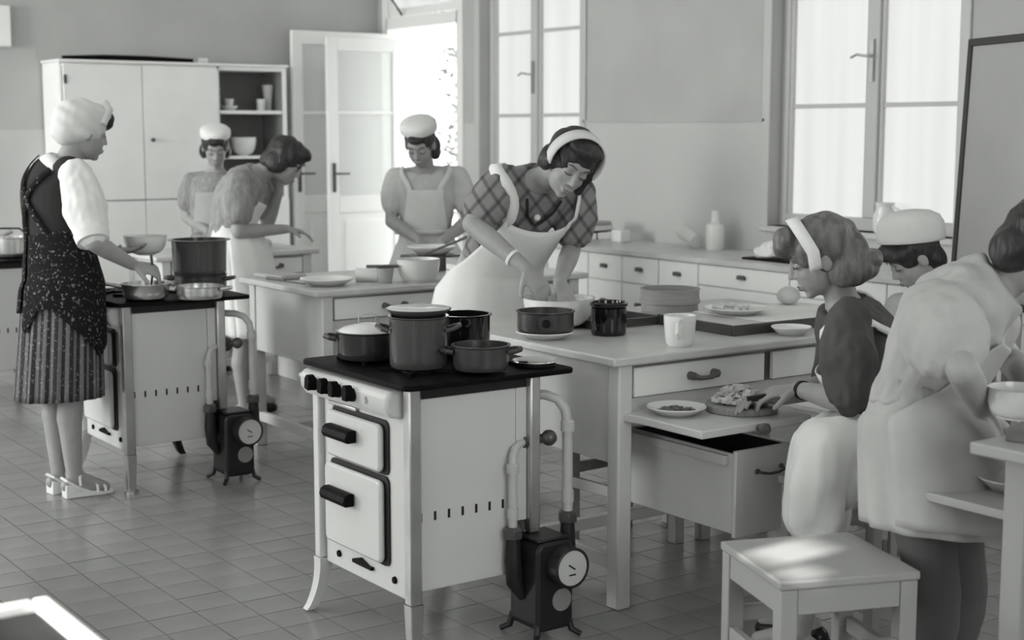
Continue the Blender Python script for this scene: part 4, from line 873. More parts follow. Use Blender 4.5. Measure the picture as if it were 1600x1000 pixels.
class Fig:
    BODY = [(-.35, .10, .09), (0, .165, .115), (.5, .150, .105), (1, .122, .090), (1.6, .140, .105), (2, .150, .110), (2.45, .150, .085), (2.8, .085, .062), (3, .052, .052)]
    def __init__(s, key, label, face, up=ZU, vox=.006, grow=1.0):
        J = {k: V(v) for k, v in PJ[key].items()}; s.J = J; s.vox = vox; s.g = grow
        J['neck'] = J['neck']
        la = (J['shL']-J['shR']); la.z *= .6; s.la = la.normalized()
        hl = V((s.la.x, s.la.y, 0)).normalized()
        s.hl = (J['hipL']-J['hipR']).normalized() if 'hipL' in J else hl
        if 'hipL' not in J:
            fw = s.hl.cross(ZU).normalized()
            for k, g in (('L', 1), ('R', -1)):
                h = J['pel']+s.hl*.085*g-ZU*.05; J['hip'+k] = h
                J['kn'+k] = V((h.x, h.y, h.z*.53))+fw*.02; J['an'+k] = V((h.x, h.y, .085))-fw*.01; J['to'+k] = V((h.x, h.y, .03))+fw*.14
        base = (J['anL']+J['anR'])/2; base.z = 0
        s.o = thing('person', label, 'person', base); s.base = base
        s.P = [J['pel'], J['waist'], J['chest'], J['neck']]
        f = face.normalized(); u = (up-f*up.dot(f)).normalized(); s.H = (f, u.cross(f).normalized(), u)   # forward, left, up of the head
        s.parts = []
    def fin(s, o):
        o.location = -s.base; return o
    def ring(s, q, ex=0.0, tab=None):
        c = catmull(s.P, max(q, 0)); t = (catmull(s.P, max(q, 0)+.02 if q < 2.98 else 3)-catmull(s.P, max(q, 0)-.02 if q > .02 else 0)).normalized()
        if q < 0: c = c+t*q*.25
        w_ = min(max(q/2, 0), 1); l = (s.hl*(1-w_)+s.la*w_); l = (l-t*l.dot(t)).normalized()
        rx, ry = lerp(tab or s.BODY, q); return (c, l, l.cross(t).normalized(), rx*s.g+ex, ry*s.g+ex)
    def hp(s, x, y, z): f, l, u = s.H; return s.J['head']+f*x+l*y+u*z
    def hand(s, b, k, d, n, curl=.5):
        wr = s.J['wr'+k]; d = d.normalized(); n = (n-d*n.dot(d)).normalized(); w_ = d.cross(n).normalized()
        sg = 1 if (k == 'L') else -1     # thumb side
        g = s.g
        b.loft([(wr+d*q*g, w_, n, a*g, c*g) for q, a, c in ((-.015, .020, .017), (.012, .025, .016), (.045, .036, .015), (.075, .040, .013), (.088, .036, .010))], 16)
        for i, L in enumerate((.066, .075, .070, .054)):
            p = wr+d*.080*g+w_*sg*(.030-.0205*i)*g; dd = d.copy()
            for j, f_ in enumerate((.45, .32, .23)):
                a = curl*(.7+.25*j); dd = (dd*math.cos(a)+n*math.sin(a)).normalized() if j or curl > .2 else dd
                dd = dd.normalized(); q = p+dd*L*f_*g; b.cap(p, q, .0088*g-.0007*j, .0082*g-.0007*j, 10); p = q
        p = wr+d*.022*g+w_*sg*.026*g; td = (d*.65+w_*sg*.75+n*.25).normalized()
        q = p+td*.040*g; b.cap(p, q, .0125*g, .0105*g, 10); td = (td+d*.5+n*.4).normalized(); b.cap(q, q+td*.030*g, .0100*g, .0085*g, 10)
    def body(s, hands, legs=True, m=None):
        J = s.J; b = MB(); g = s.g
        b.loft([s.ring(q/8, -.006) for q in range(-2, 25)], 24)
        # neck and head
        f, l, u = s.H; nb = J['neck']-(J['neck']-J['chest']).normalized()*.02
        b.cap(nb, s.hp(-.025, 0, -.05), .050*g, .046*g)
        def E(x, y, z, a, c, d, F=None): b.ell(s.hp(x*g, y*g, z*g), (a*g, c*g, d*g), F or s.H)
        E(-.012, 0, .030, .094, .075, .088); E(.022, 0, -.030, .066, .060, .078); E(.043, 0, -.066, .036, .038, .036); E(.060, 0, -.092, .018, .020, .015)
        E(.066, 0, .030, .022, .050, .016)                                  # brow
        b.cap(s.hp(.083*g, 0, .014*g), s.hp(.100*g, 0, -.027*g), .0075*g, .0095*g, 10); E(.090, .009, -.031, .008, .007, .006); E(.090, -.009, -.031, .008, .007, .006)
        E(.083, 0, -.060, .011, .022, .006); E(.081, 0, -.070, .011, .019, .006)    # lips
        for sg in (-1, 1):
            E(.066, .033*sg, .004, .018, .016, .012); E(.050, .034*sg, -.030, .026, .020, .026); E(-.006, .075*sg, -.008, .020, .010, .032)
        for k in 'LR':
            sh, el, wr = J['sh'+k], J['el'+k], J['wr'+k]
            b.cap(s.ring(2.4)[0]*.45+sh*.55, sh, .055*g, .050*g); b.cap(sh, sh*.55+el*.45, .050*g, .045*g); b.cap(sh*.55+el*.45, el, .045*g, .036*g); b.cap(el, el*.7+wr*.3, .037*g, .038*g); b.cap(el*.7+wr*.3, wr, .038*g, .024*g)
            if k in hands: s.hand(b, k, *hands[k])
            h, kn, an, to = J['hip'+k], J['kn'+k], J['an'+k], J['to'+k]
            if legs:
                b.cap(h, kn, .078*g, .054*g); c = kn*.68+an*.32
                bk = (an-to); bk.z = 0; bk = bk.normalized() if bk.length > .01 else V((0, 0, 0))
                b.cap(kn, c+bk*.012, .050*g, .052*g); b.cap(c+bk*.012, an, .050*g, .031*g)
                b.cap(an, to, .031*g, .022*g); b.cap(an+bk*.03-ZU*.035, to, .028, .022)
        o = s.fin(b.skin('body', m or M_skin, s.o, s.vox, 3)); return o
    def face(s, eyes=True):
        """closed, lowered lids with lashes, brows and lips as small parts"""
        g = s.g
        for sg in (-1, 1):
            MB().tube([s.hp(.0845*g, .016*sg*g, .002*g), s.hp(.085*g, .030*sg*g, -.0035*g), s.hp(.076*g, .046*sg*g, .000)], [.0014, .0024, .0014], 8).build('eye', M_eye, s.o).location = -s.base
            MB().tube([s.hp(.091*g, .014*sg*g, .029*g), s.hp(.087*g, .032*sg*g, .036*g), s.hp(.074*g, .050*sg*g, .030*g)], [.0016, .0022, .0012], 8).build('eyebrow', M_eye, s.o).location = -s.base
        b = MB(); b.ell(s.hp(.089*g, 0, -.0605*g), (.006, .018*g, .0035), s.H); b.ell(s.hp(.087*g, 0, -.0685*g), (.006, .015*g, .004), s.H)
        b.build('lips', M_lip, s.o).location = -s.base
    def hair(s, blobs, m, vox=.007, amp=.004):
        b = MB()
        for (x, y, z, a, c, d) in blobs: b.ell(s.hp(x*s.g, y*s.g, z*s.g), (a*s.g, c*s.g, d*s.g), s.H)
        f, l, u = s.H
        dsp = lambda c: amp*(.6*math.sin((c-s.J['head']).dot(u)*40+(c-s.J['head']).dot(l)*70+(c-s.J['head']).dot(f)*60+5*noise.noise(c*12))+noise.noise(c*22))
        return s.fin(b.skin('hair', m, s.o, vox, 3, dsp))
    def blouse(s, m, q0=.6, q1=2.78, ease=.014, sleeve=.55, puff=.072, cuff=.060, name='blouse', amp=.006, tab=None):
        b = MB(); n = 20; b.loft([s.ring(q0+(q1-q0)*i/n, ease, tab) for i in range(n+1)], 26)
        for k in 'LR':
            sh, el = s.J['sh'+k], s.J['el'+k]; e = sh.lerp(el, sleeve)
            b.cap(s.ring(2.4)[0]*.4+sh*.6, sh, .060*s.g, puff*.84*s.g); b.cap(sh, sh.lerp(el, sleeve*.6), puff*.84*s.g, puff*1.05*s.g); b.cap(sh.lerp(el, sleeve*.6), e, puff*1.05*s.g, cuff*s.g)
        o = s.fin(b.skin(name, m, s.o, s.vox*1.15, 3, folds(amp, 16)))
        s.bv = BVHTree.FromPolygons([v.co for v in o.data.vertices], [tuple(p.vertices) for p in o.data.polygons]); return o
    bv = None
    def out(s, p, off, force=False):
        """lift a point of an outer garment clear of the one below it"""
        if s.bv is None: return p
        loc, nr, i, d_ = s.bv.find_nearest(p)
        if loc is None or (not force and (d_ > .09 or (p-loc).dot(nr) > off)): return p
        return loc+nr*off
    def skirt_rings(s, hem, rx, ry, q1=.95, ex=.012, n=14, hl=None):
        """from the waist down to the hem centre"""
        out = []; top = [s.ring(q1*(1-i/5), ex+.004) for i in range(6)]
        c0, l0, f0, a0, b0 = top[-1]; l1 = hl or s.hl; f1 = l1.cross(ZU).normalized()
        for i in range(1, n+1):
            t = i/n; e = t**.8; l = l0.lerp(l1, t).normalized(); f = f0.lerp(f1, t).normalized()
            out.append((c0.lerp(hem, t), l, f, (a0+.01)*(1-e)+rx*e, (b0+.01)*(1-e)+ry*e))
        return top+out
    def skirt(s, rings, m, pleats=22, amp=.05, name='skirt', ph=0.0):
        fn = lambda t, a: 1+amp*max(0, t-.25)**.8*(math.sin(pleats*a+ph)+.4*math.sin(pleats*.37*a+1))
        return s.fin(MB().loft(rings, 132, False, fn=fn).build(name, m, s.o, smooth=60, solid=.004))
    def sector(s, rings, half, m, name, ex=.010, wav=.0, n=26):
        """cloth covering the front of the rings, half = half-angle for each ring"""
        b = MB(); m_ = len(rings)
        for i, (c, l, f, rx, ry) in enumerate(rings):
            for k in range(n+1):
                a = -half[i]+2*half[i]*k/n; q = 1+wav*(i/m_)*math.sin(9*a+.7)
                q += .035*min(1, i/m_*1.6)*noise.noise(V((math.sin(a)*4.5, math.cos(a)*4.5, i/m_*2.2+c.x*7))) if wav else 0
                p = c+(l*math.sin(a)*(rx+ex)+f*math.cos(a)*(ry+ex))*q
                if i < 9 and s.bv:
                    p2 = s.out(p, .007)
                    if (p2-p).length < .05 and (p2-c).dot(p-c) > 0: p = p2
                b.v.append(tuple(p)); b.uv[len(b.v)-1] = (k/n, i/m_)
        b.f = [(i*(n+1)+k, i*(n+1)+k+1, (i+1)*(n+1)+k+1, (i+1)*(n+1)+k) for i in range(m_-1) for k in range(n)]
        return s.fin(b.build(name, m, s.o, smooth=60, solid=.004))
    def bib_apron(s, rg, m, ex, top, half_top, half_waist, half_hem, tab=None, wav=.012):
        """one cloth from the bib over the waist down to the hem"""
        up = [s.ring(top-(top-.12)*i/14, ex, tab) for i in range(15)]; dn = [(c, l, f, rx+ex*.55, ry+ex*.55) for c, l, f, rx, ry in rg[6:]]
        k = len(up)+len(dn); hv = []
        for i in range(k):
            if i < 15: t = i/14; hv.append(half_top+(half_waist-half_top)*t**1.6)
            else: t = (i-14)/(k-15); hv.append(half_waist+(half_hem-half_waist)*t)
        return s.sector(up+dn, hv, m, 'apron', 0.0, wav, 30)
    def strip(s, pts, wdt, m, name, th=.004, nrm=None):
        """flat band through points, width across the direction 'nrm' or the surface"""
        P = [V(p) for p in pts]; fine = [s.out(catmull(P, i*(len(P)-1)/24), .011, True) for i in range(25)]; b = MB()
        for it in range(2): fine = [fine[0]]+[(fine[i-1]+fine[i]*2+fine[i+1])/4 for i in range(1, 24)]+[fine[24]]
        cen = s.ring(1.8)[0] if nrm is None else None
        for i, p in enumerate(fine):
            t = (fine[min(i+1, 24)]-fine[max(i-1, 0)]).normalized(); nn = nrm if nrm is not None else (p-cen); nn = (nn-t*nn.dot(t)).normalized(); w_ = t.cross(nn)
            b.v += [tuple(p-w_*wdt/2), tuple(p+w_*wdt/2)]
        b.f = [(2*i, 2*i+1, 2*i+3, 2*i+2) for i in range(24)]
        return s.fin(b.build(name, m, s.o, smooth=80, solid=th))
    def cap_(s, m, tilt=.0, h=.075, r=(.108, .092), z=.055, x=-.012, name='cap', flat=.75):
        """soft kitchen cap: band and puffed crown"""
        f, l, u = s.H; b = MB(); rings = []; g = s.g
        up = (u*math.cos(tilt)-f*math.sin(tilt)).normalized(); fr = l.cross(up).normalized()
        fr = fr if fr.dot(f) > 0 else -fr; c0 = s.hp(x*g, 0, z*g)
        for q, k in ((-.006, .97), (0, .99), (.015, 1.0), (.030, 1.0), (.030+h*.4, .97), (.030+h*.7, .86), (.030+h*.9, .62), (.030+h*.98, .3), (.030+h, .02)):
            rings.append((c0+up*q*flat*g, l, fr, r[1]*k*g, r[0]*k*g))
        fn = lambda t, a: 1+.02*math.sin(11*a+5*t)*t
        return s.fin(b.loft(rings, 44, True, fn=fn).build(name, m, s.o, smooth=70))
    def shoe(s, k, m, heel=.03, sandal=False):
        an, to = s.J['an'+k], s.J['to'+k]; d = to-an; d.z = 0; d.normalize(); l = ZU.cross(d); a = V((an.x, an.y, 0))-d*.045; L = (V((to.x, to.y, 0))-a).length+.035
        b = MB()
        if sandal:
            prof = [(0, .030, heel+.012, .0), (.25, .030, heel+.004, .0), (.5, .034, .022, .0), (.75, .040, .014, 0), (.95, .030, .012, 0), (1, .012, .012, 0)]
            vs = []
            for t, w_, zt, zb in prof:
                p = a+d*L*t; vs += [p-l*w_+ZU*zb, p+l*w_+ZU*zb, p+l*w_+ZU*zt, p-l*w_+ZU*zt]
            fs = [(4*i+j, 4*i+(j+1) % 4, 4*i+4+(j+1) % 4, 4*i+4+j) for i in range(5) for j in range(4)]+[(0, 1, 2, 3), (23, 22, 21, 20)]
            b.add([v for v in vs], fs); so_ = s.fin(b.build('sandal', m, s.o, .004))
            q = MB()
            for t, h0 in ((.62, .052), (.78, .040)):
                p = a+d*L*t; q.tube([p-l*.042+ZU*.014, p-l*.034+ZU*h0*.8, p+ZU*h0, p+l*.034+ZU*h0*.8, p+l*.042+ZU*.014], .006, 8)
            h = a+d*L*.02; q.tube([a+d*L*.32-l*.04+ZU*.03, h-l*.034+ZU*.075, h-d*.012+ZU*.085, h+l*.034+ZU*.075, a+d*L*.32+l*.04+ZU*.03], .006, 8)
            p = a+d*L*.28; q.tube([p-l*.036+ZU*.05, p-l*.03+ZU*.085, p+d*.02+ZU*.102, p+l*.03+ZU*.085, p+l*.036+ZU*.05], .006, 8)
            s.fin(q.build('sandal_strap', m, s.o))
        else:
            b.cap(a+ZU*.035, a+d*L*.5+ZU*.030, .036, .036); b.cap(a+d*L*.5+ZU*.03, a+d*(L-.03)+ZU*.026, .038, .026); b.box((-.03, -.03, .0), (.03, .03, .03), Matrix.Translation(a+d*.0))
            s.fin(b.skin('shoe', m, s.o, .007, 2))

def D(r, f, u): return RT*r+FH*f+ZU*u
# ---- A: woman in white turban and dark pinafore, stirring at the second stove
A = Fig('A', 'woman in white turban, dark pinafore and printed skirt stirring at a stove', D(.78, .60, -.18), vox=.006)
A.body({'R': (D(.85, .35, -.25), D(-.2, .5, -.85), .75), 'L': (D(.8, -.2, .05), D(0, 0, 1), .25)})
A.face()
A.hair([(-.02, 0, .03, .098, .080, .085), (.085, 0, .075, .030, .05, .028), (.095, .01, .05, .022, .042, .026)], M_hair)
A.blouse(M_clothw, .9, 2.86, .006, .86, .083, .066, amp=.008)
b = MB(); b.loft([A.ring(.85+(2.72-.85)*i/20, .020) for i in range(21)], 26)
for k in 'LR':
    q = A.ring(2.4)[0].lerp(A.J['sh'+k], .55); b.cap(q-ZU*.01, q+ZU*.02, .072, .066)
o = A.fin(b.skin('pinafore', M_dark, A.o, .007, 3)); A.bv = BVHTree.FromPolygons([v.co for v in o.data.vertices], [tuple(p.vertices) for p in o.data.polygons])
J = A.J
hem = V((J['knL']+J['knR'])/2); hem.z = .40
hem -= A.hl.cross(ZU).normalized()*.02; rg = A.skirt_rings(hem, .20, .165, q1=1.05)
A.skirt(rg, M_skirt, 20, .05)
ag = [(c, l, f, rx+.016, ry+.016) for c, l, f, rx, ry in rg]
n = len(ag)
# dark printed apron wrapped around, hem falling in a point
b = MB(); NN = 60
for i in range(15):
    for k in range(NN+1):
        a = PI*.02+1.96*PI*k/NN-PI
        depth = .46+.30*max(0, 1-abs(a+1.0)/1.3)+.14*max(0, 1-abs(a+2.95)/.35)
        q = i/14*depth*(n-1); i0 = min(int(q), n-2); t = q-i0
        r0, r1 = ag[i0], ag[i0+1]; c = r0[0].lerp(r1[0], t); rx = r0[3]*(1-t)+r1[3]*t; ry = r0[4]*(1-t)+r1[4]*t
        w_ = 1+.02*math.sin(7*a)*i/14
        b.v.append(tuple(c+(r0[1]*math.sin(a)*rx+r0[2]*math.cos(a)*ry)*w_))
b.f = [(i*(NN+1)+k, i*(NN+1)+k+1, (i+1)*(NN+1)+k+1, (i+1)*(NN+1)+k) for i in range(14) for k in range(NN)]
A.fin(b.build('apron', M_print, A.o, smooth=60, solid=.004))
c, l, f, rx, ry = A.ring(2.5, .02)
bk = lambda q, sd: (lambda r: r[0]+r[1]*sd*(r[3])-r[2]*math.sqrt(max(0, 1-sd*sd))*r[4])(A.ring(q, .024))
A.strip([bk(2.62, .45), bk(2.2, .15), bk(1.75, -.22), bk(1.35, -.50), bk(1.0, -.72)], .026, M_print, 'strap')
A.strip([bk(2.62, -.70), bk(2.2, -.50), bk(1.75, -.22), bk(1.35, .02), bk(1.0, .2)], .026, M_print, 'strap')
o = MB().ell(bk(1.02, -.62), (.011, .011, .011)).build('button', M_china, A.o); A.fin(o)
# collar
A.fin(MB().loft([A.ring(2.60, .022), A.ring(2.74, .020), A.ring(2.9, .016)], 30, False).build('collar', M_clothw, A.o, solid=.006))
# cuff of the near sleeve
for k in 'R':
    sh, el = J['sh'+k], J['el'+k]; p = sh.lerp(el, .93); A.fin(MB().tube([sh.lerp(el, .88), sh.lerp(el, 1.0)], [.070, .064], 20).build('cuff', M_clothw, A.o))
# turban: wrapped folds
b = MB()
for (x, y, z, a_, c_, d_) in ((-.022, 0, .040, .112, .098, .098), (.03, 0, .085, .075, .078, .045), (-.07, 0, .0, .065, .078, .070), (-.025, 0, .0, .085, .094, .055)): b.ell(A.hp(x, y, z), (a_, c_, d_), A.H)
f, l, u = A.H
A.fin(b.skin('turban', M_cloth, A.o, .007, 3, lambda c: .0022*math.sin((c-J['head']).dot(u)*120+(c-J['head']).dot(f)*60+3*noise.noise(c*8))))
o = MB().tube([A.hp(.045, -.085, .04), A.hp(.07, -.055, .105), A.hp(.075, 0, .128), A.hp(.07, .055, .105)], [.014, .020, .022, .016], 12).build('turban_knot', M_cloth, A.o); A.fin(o)
for k in 'LR': A.shoe(k, M_china, .045, True)
# the spoon she holds
hR = J['wrR']+D(.85, .35, -.25).normalized()*.085
o = MB().tube([hR+V((-.01, .0, .06)), hR+V((.0, .01, 0)), V((2.262, 5.78, .856))], [.006, .005, .005], 8).build('stirring_spoon', M_woodd); tag(o, 'dark spoon in the hand of the woman in the turban', 'spoon')

# ---- B: far cook in white cap
B = Fig('B', 'far cook in white cap and striped dress before the cupboard', D(.18, -.86, -.42), vox=.008)
B.body({'R': (D(.5, -.6, -.4), D(0, 0, -1), .4), 'L': (D(-.4, -.6, -.4), D(0, 0, -1), .4)})
B.face()
B.hair([(-.02, 0, .035, .098, .086, .085), (-.03, .07, -.03, .045, .028, .05), (-.03, -.07, -.03, .045, .028, .05), (.055, 0, .075, .035, .06, .025)], M_hair)
B.blouse(M_check, .7, 2.82, .014, .55, .075, .075, name='dress_bodice')
B.skirt(B.skirt_rings(V((B.J['pel'].x, B.J['pel'].y, .38)), .22, .19), M_check, 16, .04)
B.cap_(M_clothw, .05, .045, (.098, .094), .078, -.028)
for k in 'LR': B.shoe(k, M_shoe)
B.sector([B.ring(1.0+.12*i, .022) for i in range(9)], [.8-.03*i for i in range(9)], M_clothg, 'apron_bib')

# ---- C: stooping cook with dark hair
C = Fig('C', 'dark-haired cook in pale dress stooping over the small table', D(.80, -.12, -.58), vox=.007)
C.body({'R': (D(.9, .2, -.2), D(0, 0, -1), .4), 'L': (D(.1, -.2, .9), D(.6, -.2, -.2), .5)}, m=M_skin)
C.face()
C.hair([(-.018, 0, .035, .106, .090, .092), (-.07, 0, -.03, .055, .075, .075), (.055, 0, .085, .05, .06, .032), (-.02, -.07, -.02, .06, .03, .06), (-.02, .07, -.02, .06, .03, .06)], M_hair)
C.blouse(M_check, .6, 2.8, .018, .6, .085, .080, amp=.008)
hem = V((C.J['knL']+C.J['knR'])/2); hem.z = .42; rg = C.skirt_rings(hem, .20, .18)
C.skirt(rg, M_clothw, 14, .04)
C.bib_apron(rg, M_clothw, .034, 2.05, .6, 1.5, 1.6)
for k in 'LR': C.shoe(k, M_shoe)

# ---- D: cook in cap behind the second table
Dp = Fig('D', 'cook in white cap and bib apron standing behind the second table', D(-.16, -.80, -.52), vox=.0065)
Dp.body({'R': (D(.6, -.5, -.4), D(0, 0, -1), .4), 'L': (D(-.5, -.5, -.4), D(0, 0, -1), .4)})
Dp.face()
Dp.hair([(-.022, 0, .03, .098, .084, .085), (.066, 0, .072, .030, .045, .022), (-.05, .062, -.05, .045, .035, .075), (-.05, -.06, -.03, .04, .03, .05), (-.06, 0, -.05, .04, .06, .05)], M_hair)
Dp.blouse(M_paleb, .7, 2.80, .014, .62, .066, .060, amp=.009)
rg = Dp.skirt_rings(V((Dp.J['pel'].x, Dp.J['pel'].y, .38)), .23, .20)
Dp.skirt(rg, M_paleb, 16, .04)
Dp.bib_apron(rg, M_cloth, .032, 2.1, .55, 1.5, 1.6)
Dp.sector([Dp.ring(.92, .036), Dp.ring(1.06, .036)], [2.6, 2.6], M_cloth, 'waistband')
for sg in (-1, 1):
    P = lambda q, a, e=.032: (lambda r: r[0]+r[1]*math.sin(a)*r[3]+r[2]*math.cos(a)*r[4])(Dp.ring(q, e))
    Dp.strip([P(2.02, .5*sg), P(2.35, .55*sg, .034), P(2.62, .9*sg, .03), P(2.7, 1.6*sg, .03)], .035, M_cloth, 'apron_strap')
Dp.cap_(M_cloth, .08, .045, (.100, .100), .078, -.030)
for k in 'LR': Dp.shoe(k, M_shoe)

# ---- E: main cook bending over the mixing bowl
E_ = Fig('E', 'cook in plaid blouse and white apron bending to knead in a bowl', D(.22, -.80, -.50), D(.40, -.1, .9), vox=.005)
J = E_.J
E_.body({'R': (V((3.06, 4.10, .885))-J['wrR'], D(.3, .3, -.9), .55), 'L': (V((3.12, 4.07, .87))-J['wrL'], D(-.3, .3, -.9), .55)})
E_.face()
E_.hair([(-.020, 0, .035, .106, .092, .094), (.035, 0, .092, .062, .075, .030), (-.06, .0, -.02, .06, .085, .07), (-.015, .082, -.015, .05, .030, .060), (.0, .088, -.06, .030, .018, .045), (-.02, -.080, -.015, .045, .028, .050)], M_hair, .006)
E_.strip([E_.hp(-.02, .094, -.005), E_.hp(.0, .094, .06), E_.hp(.02, .055, .118), E_.hp(.025, 0, .132), E_.hp(.02, -.055, .118), E_.hp(.0, -.092, .06), E_.hp(-.02, -.09, -.005)], .045, M_cloth, 'headband', .006, E_.H[0].cross(ZU)*0+E_.H[0]*.0+E_.H[2]) if False else None
b = MB(); f, l, u = E_.H
for k in range(29):
    a = PI*(-.12+1.24*k/28); p = E_.hp(.018, .100*math.cos(a), .036+.104*math.sin(a))
    for wv in (-.026, .026): b.v.append(tuple(p+f*wv+u*(-.004 if abs(wv) > 0 else 0)))
b.f = [(2*i, 2*i+1, 2*i+3, 2*i+2) for i in range(28)]
E_.fin(b.build('headband', M_cloth, E_.o, smooth=80, solid=.006))
E_.blouse(M_plaid, .7, 2.84, .016, .66, .082, .074, amp=.008)
rg = E_.skirt_rings(V((J['pel'].x+.02, J['pel'].y+.03, .36)), .26, .23)
E_.skirt(rg, M_clothg, 16, .03)
tb = [(0, .165, .115), (1, .135, .10), (2, .152, .122), (2.45, .150, .10), (3, .06, .06)]
E_.bib_apron(rg, M_clothw, .064, 2.32, .75, 2.0, 2.3, tb, wav=.03)
for sg in (-1, 1):
    P = lambda q, a, e=.048: (lambda r: r[0]+r[1]*math.sin(a)*r[3]+r[2]*math.cos(a)*r[4])(E_.ring(q, e, tb))
    E_.strip([P(2.15, .58*sg, .062), P(2.38, .55*sg, .074), P(2.62, .75*sg, .080), P(2.72, 1.5*sg, .070), P(2.5, 2.6*sg, .06)], .050, M_clothw, 'apron_strap')
E_.strip([P(2.75, -.7, .012), P(2.45, -.28, .03), P(2.25, 0, .045), P(2.45, .28, .03), P(2.75, .7, .012)], .008, M_dark, 'neck_cord', .006)
o = MB().ell(P(2.55, -.15, .035), (.012, .012, .012)).build('brooch', M_china, E_.o); E_.fin(o)
p = J['wrR'].lerp(J['elR'], .22); E_.fin(MB().tube([p, J['wrR'].lerp(J['elR'], .26)], [.033, .034], 16).build('bracelet', M_enamel2, E_.o))
for k in 'LR': E_.shoe(k, M_shoe)

# ---- F: seated cook in dark blouse
Fg = Fig('F', 'fair-haired cook in dark blouse seated cutting onions', D(-.92, .10, -.36), vox=.005)
J = Fg.J
Fg.body({'L': (D(-.85, .25, -.15), D(.1, .2, -.95), .55), 'R': (D(-.9, -.25, .02), D(0, -.3, -.9), .5)})
Fg.face()
Fg.hair([(-.020, 0, .035, .108, .092, .094), (.072, 0, .085, .042, .060, .040), (.095, 0, .065, .026, .05, .03), (-.075, 0, -.02, .070, .086, .085), (-.095, 0, -.075, .055, .078, .040), (-.06, .06, -.06, .06, .035, .05), (-.06, -.06, -.06, .06, .035, .05), (-.135, 0, -.055, .035, .06, .03)], M_hairb, .006, .004)
b = MB(); f, l, u = Fg.H
for k in range(33):
    a = PI*(-.16+1.32*k/32); p = Fg.hp(.040-.02*(1-abs(math.sin(a))), .097*math.cos(a), .030+.105*math.sin(a))
    for wv in (-.018, .018): b.v.append(tuple(p+f*wv))
b.f = [(2*i, 2*i+1, 2*i+3, 2*i+2) for i in range(32)]
Fg.fin(b.build('headband', M_clothw, Fg.o, smooth=80, solid=.007))
Fg.blouse(M_blouse, .1, 2.86, .016, .88, .080, .066, amp=.014)
# skirt and white apron over the lap, ending in a ruffle below the knees
b = MB(); pe, kl, kr = J['pel'], J['knL'], J['knR']
for k in 'LR':
    b.cap(J['hip'+k], J['kn'+k], .095, .070); kn = J['kn'+k]; b.cap(kn, V((kn.x, kn.y, kn.z-.10))+D(.03, 0, 0), .070, .075)
b.cap((J['hipL']+J['hipR'])/2, (kl+kr)/2+D(.03,0,0), .10, .07); b.cap(pe, pe+ZU*.05, .15, .13)
for k in 'LR':
    hp = J['hip'+k].lerp(J['kn'+k], .35); b.cap(hp, hp-ZU*.13, .09, .09)
Fg.fin(b.skin('skirt', M_cloth, Fg.o, .009, 4, folds(.006, 14)))
b = MB()
for k in 'LR':
    b.cap(J['hip'+k]*.8+J['kn'+k]*.2, J['kn'+k], .108, .092); kn = J['kn'+k]; b.cap(kn, kn.lerp(J['an'+k], .34), .092, .088)
    hp = J['hip'+k]*.55+kn*.45; b.cap(hp, hp-ZU*.10, .095, .095)
b.cap((J['hipL']+J['hipR'])*.4+(kl+kr)*.1, (kl+kr)/2, .115, .092); b.cap((kl+kr)/2, ((kl+kr)/2).lerp((J['anL']+J['anR'])/2, .34), .092, .092)
Fg.fin(b.skin('apron', M_clothw, Fg.o, .008, 4, lambda c: .011*math.sin(c.x*75+c.y*62)*max(0, min(1, (.60-c.z)*5))+folds(.016, 9)(c)))
Fg.sector([Fg.ring(.8+.12*i, .028) for i in range(9)], [1.2-.07*i for i in range(9)], M_clothw, 'apron_bib')
for sg in (-1, 1):
    P = lambda q, a, e=.030: (lambda r: r[0]+r[1]*math.sin(a)*r[3]+r[2]*math.cos(a)*r[4])(Fg.ring(q, e))
    Fg.strip([P(1.8, .6*sg), P(2.35, .9*sg, .034), P(2.58, 1.45*sg, .036), P(2.45, 2.2*sg, .034), P(1.9, 2.7*sg, .03), P(1.2, 2.95*sg, .03)], .024, M_clothw, 'apron_strap')
wd = (J['wrL']-J['elL']).normalized(); Fg.fin(MB().tube([J['wrL']-wd*.028, J['wrL']-wd*.014], .029, 16).build('watch_strap', M_gasket, Fg.o))
for k in 'LR': Fg.shoe(k, M_shoe)
kv = J['wrL']+D(-.85, .25, -.15).normalized()*.08
o = MB().box((-.012, -.010, -.008), (.075, .010, .008)).box((-.20, -.001, -.010), (-.012, .001, .012)).build('paring_knife', M_gasket); o.location = kv+V((0, 0, -.01)); o.rotation_euler = (0, .15, math.radians(148)); tag(o, 'dark-handled knife in the hand of the seated cook', 'knife')

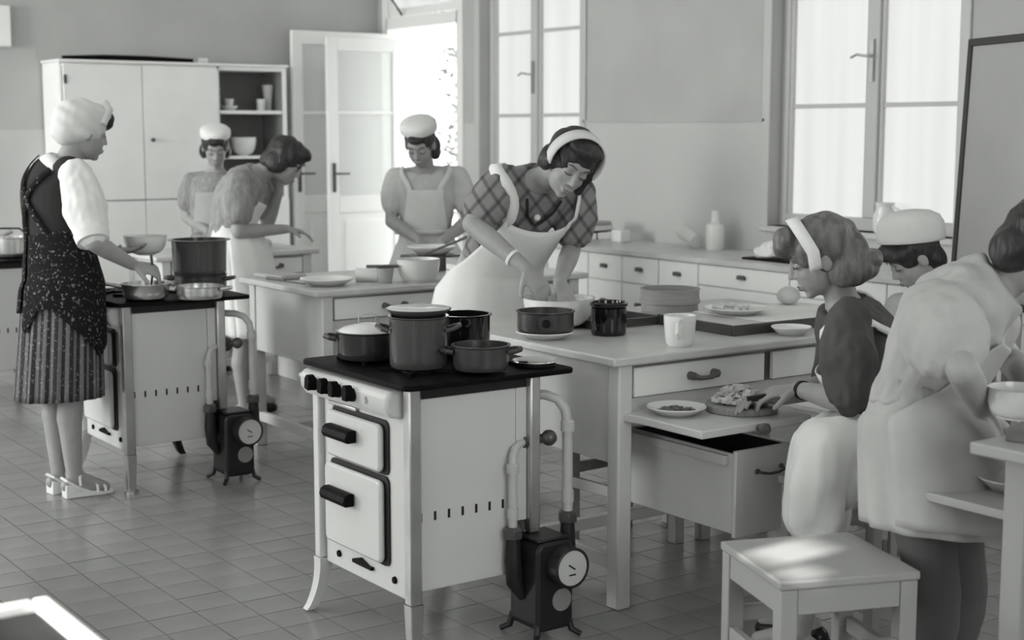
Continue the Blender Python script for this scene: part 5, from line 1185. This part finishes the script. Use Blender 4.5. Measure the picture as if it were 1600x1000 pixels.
# ---- G: seated cook with cap behind
G = Fig('G', 'cook in white cap seated behind, bowing her head', D(-.80, -.10, -.55), vox=.007)
G.body({'L': (D(-.8, 0, -.2), D(0, 0, -1), .4), 'R': (D(-.8, 0, -.2), D(0, 0, -1), .4)}, legs=False)
G.face()
G.hair([(-.018, 0, .030, .102, .088, .085), (.070, 0, .070, .040, .065, .034), (-.06, 0, -.04, .05, .075, .06), (.05, .05, .05, .045, .035, .03), (.05, -.05, .05, .045, .035, .03)], M_hair)
G.cap_(M_cloth, .50, .095, (.128, .112), .060, -.030, flat=.9)
G.blouse(M_clothg, .2, 2.8, .016, .6, .082, .075)
G.skirt(G.skirt_rings(V((G.J['pel'].x-.1, G.J['pel'].y, .30)), .26, .22, q1=.9), M_clothg, 14, .03)

M_dress = mat('pale_dress_cloth', .46, .9, spec=.1, var=.06, vscale=8, bump=.12, bscale=35)
# ---- H: tall cook bending at the right edge
H_ = Fig('H', 'cook in white dress and grey stockings bending toward the right edge', D(.85, -.10, -.50), vox=.006, grow=1.04)
J = H_.J
H_.body({'R': (D(.75, .1, -.6), D(-.4, .2, -.8), .6), 'L': (D(.5, -.2, -.4), D(0, 0, -1), .5)}, m=M_skin)
H_.face()
H_.hair([(-.020, 0, .035, .108, .094, .094), (.05, 0, .09, .05, .065, .035), (-.07, 0, -.03, .06, .08, .07)], M_hair)
H_.blouse(M_dress, .5, 2.85, .022, .50, .098, .092, amp=.010, name='dress_bodice')
hem = V((J['knL']+J['knR'])/2)*.8+J['pel']*.2; hem = V((hem.x, hem.y, .475)); rg = H_.skirt_rings(hem, .235, .20)
H_.skirt(rg, M_dress, 11, .05)
H_.bib_apron(rg[:-1], M_dress, .040, 2.1, .6, 1.6, 1.7, wav=.025)
b = MB()
for k in 'LR':
    h, kn, an, to = J['hip'+k], J['kn'+k], J['an'+k], J['to'+k]; b.cap(h*.5+kn*.5, kn, .077, .064); c = kn*.68+an*.32; b.cap(kn, c, .062, .062); b.cap(c, an, .060, .038)
H_.fin(b.skin('stockings', M_stock, H_.o, .008, 3))
for k in 'LR': H_.shoe(k, M_shoe)
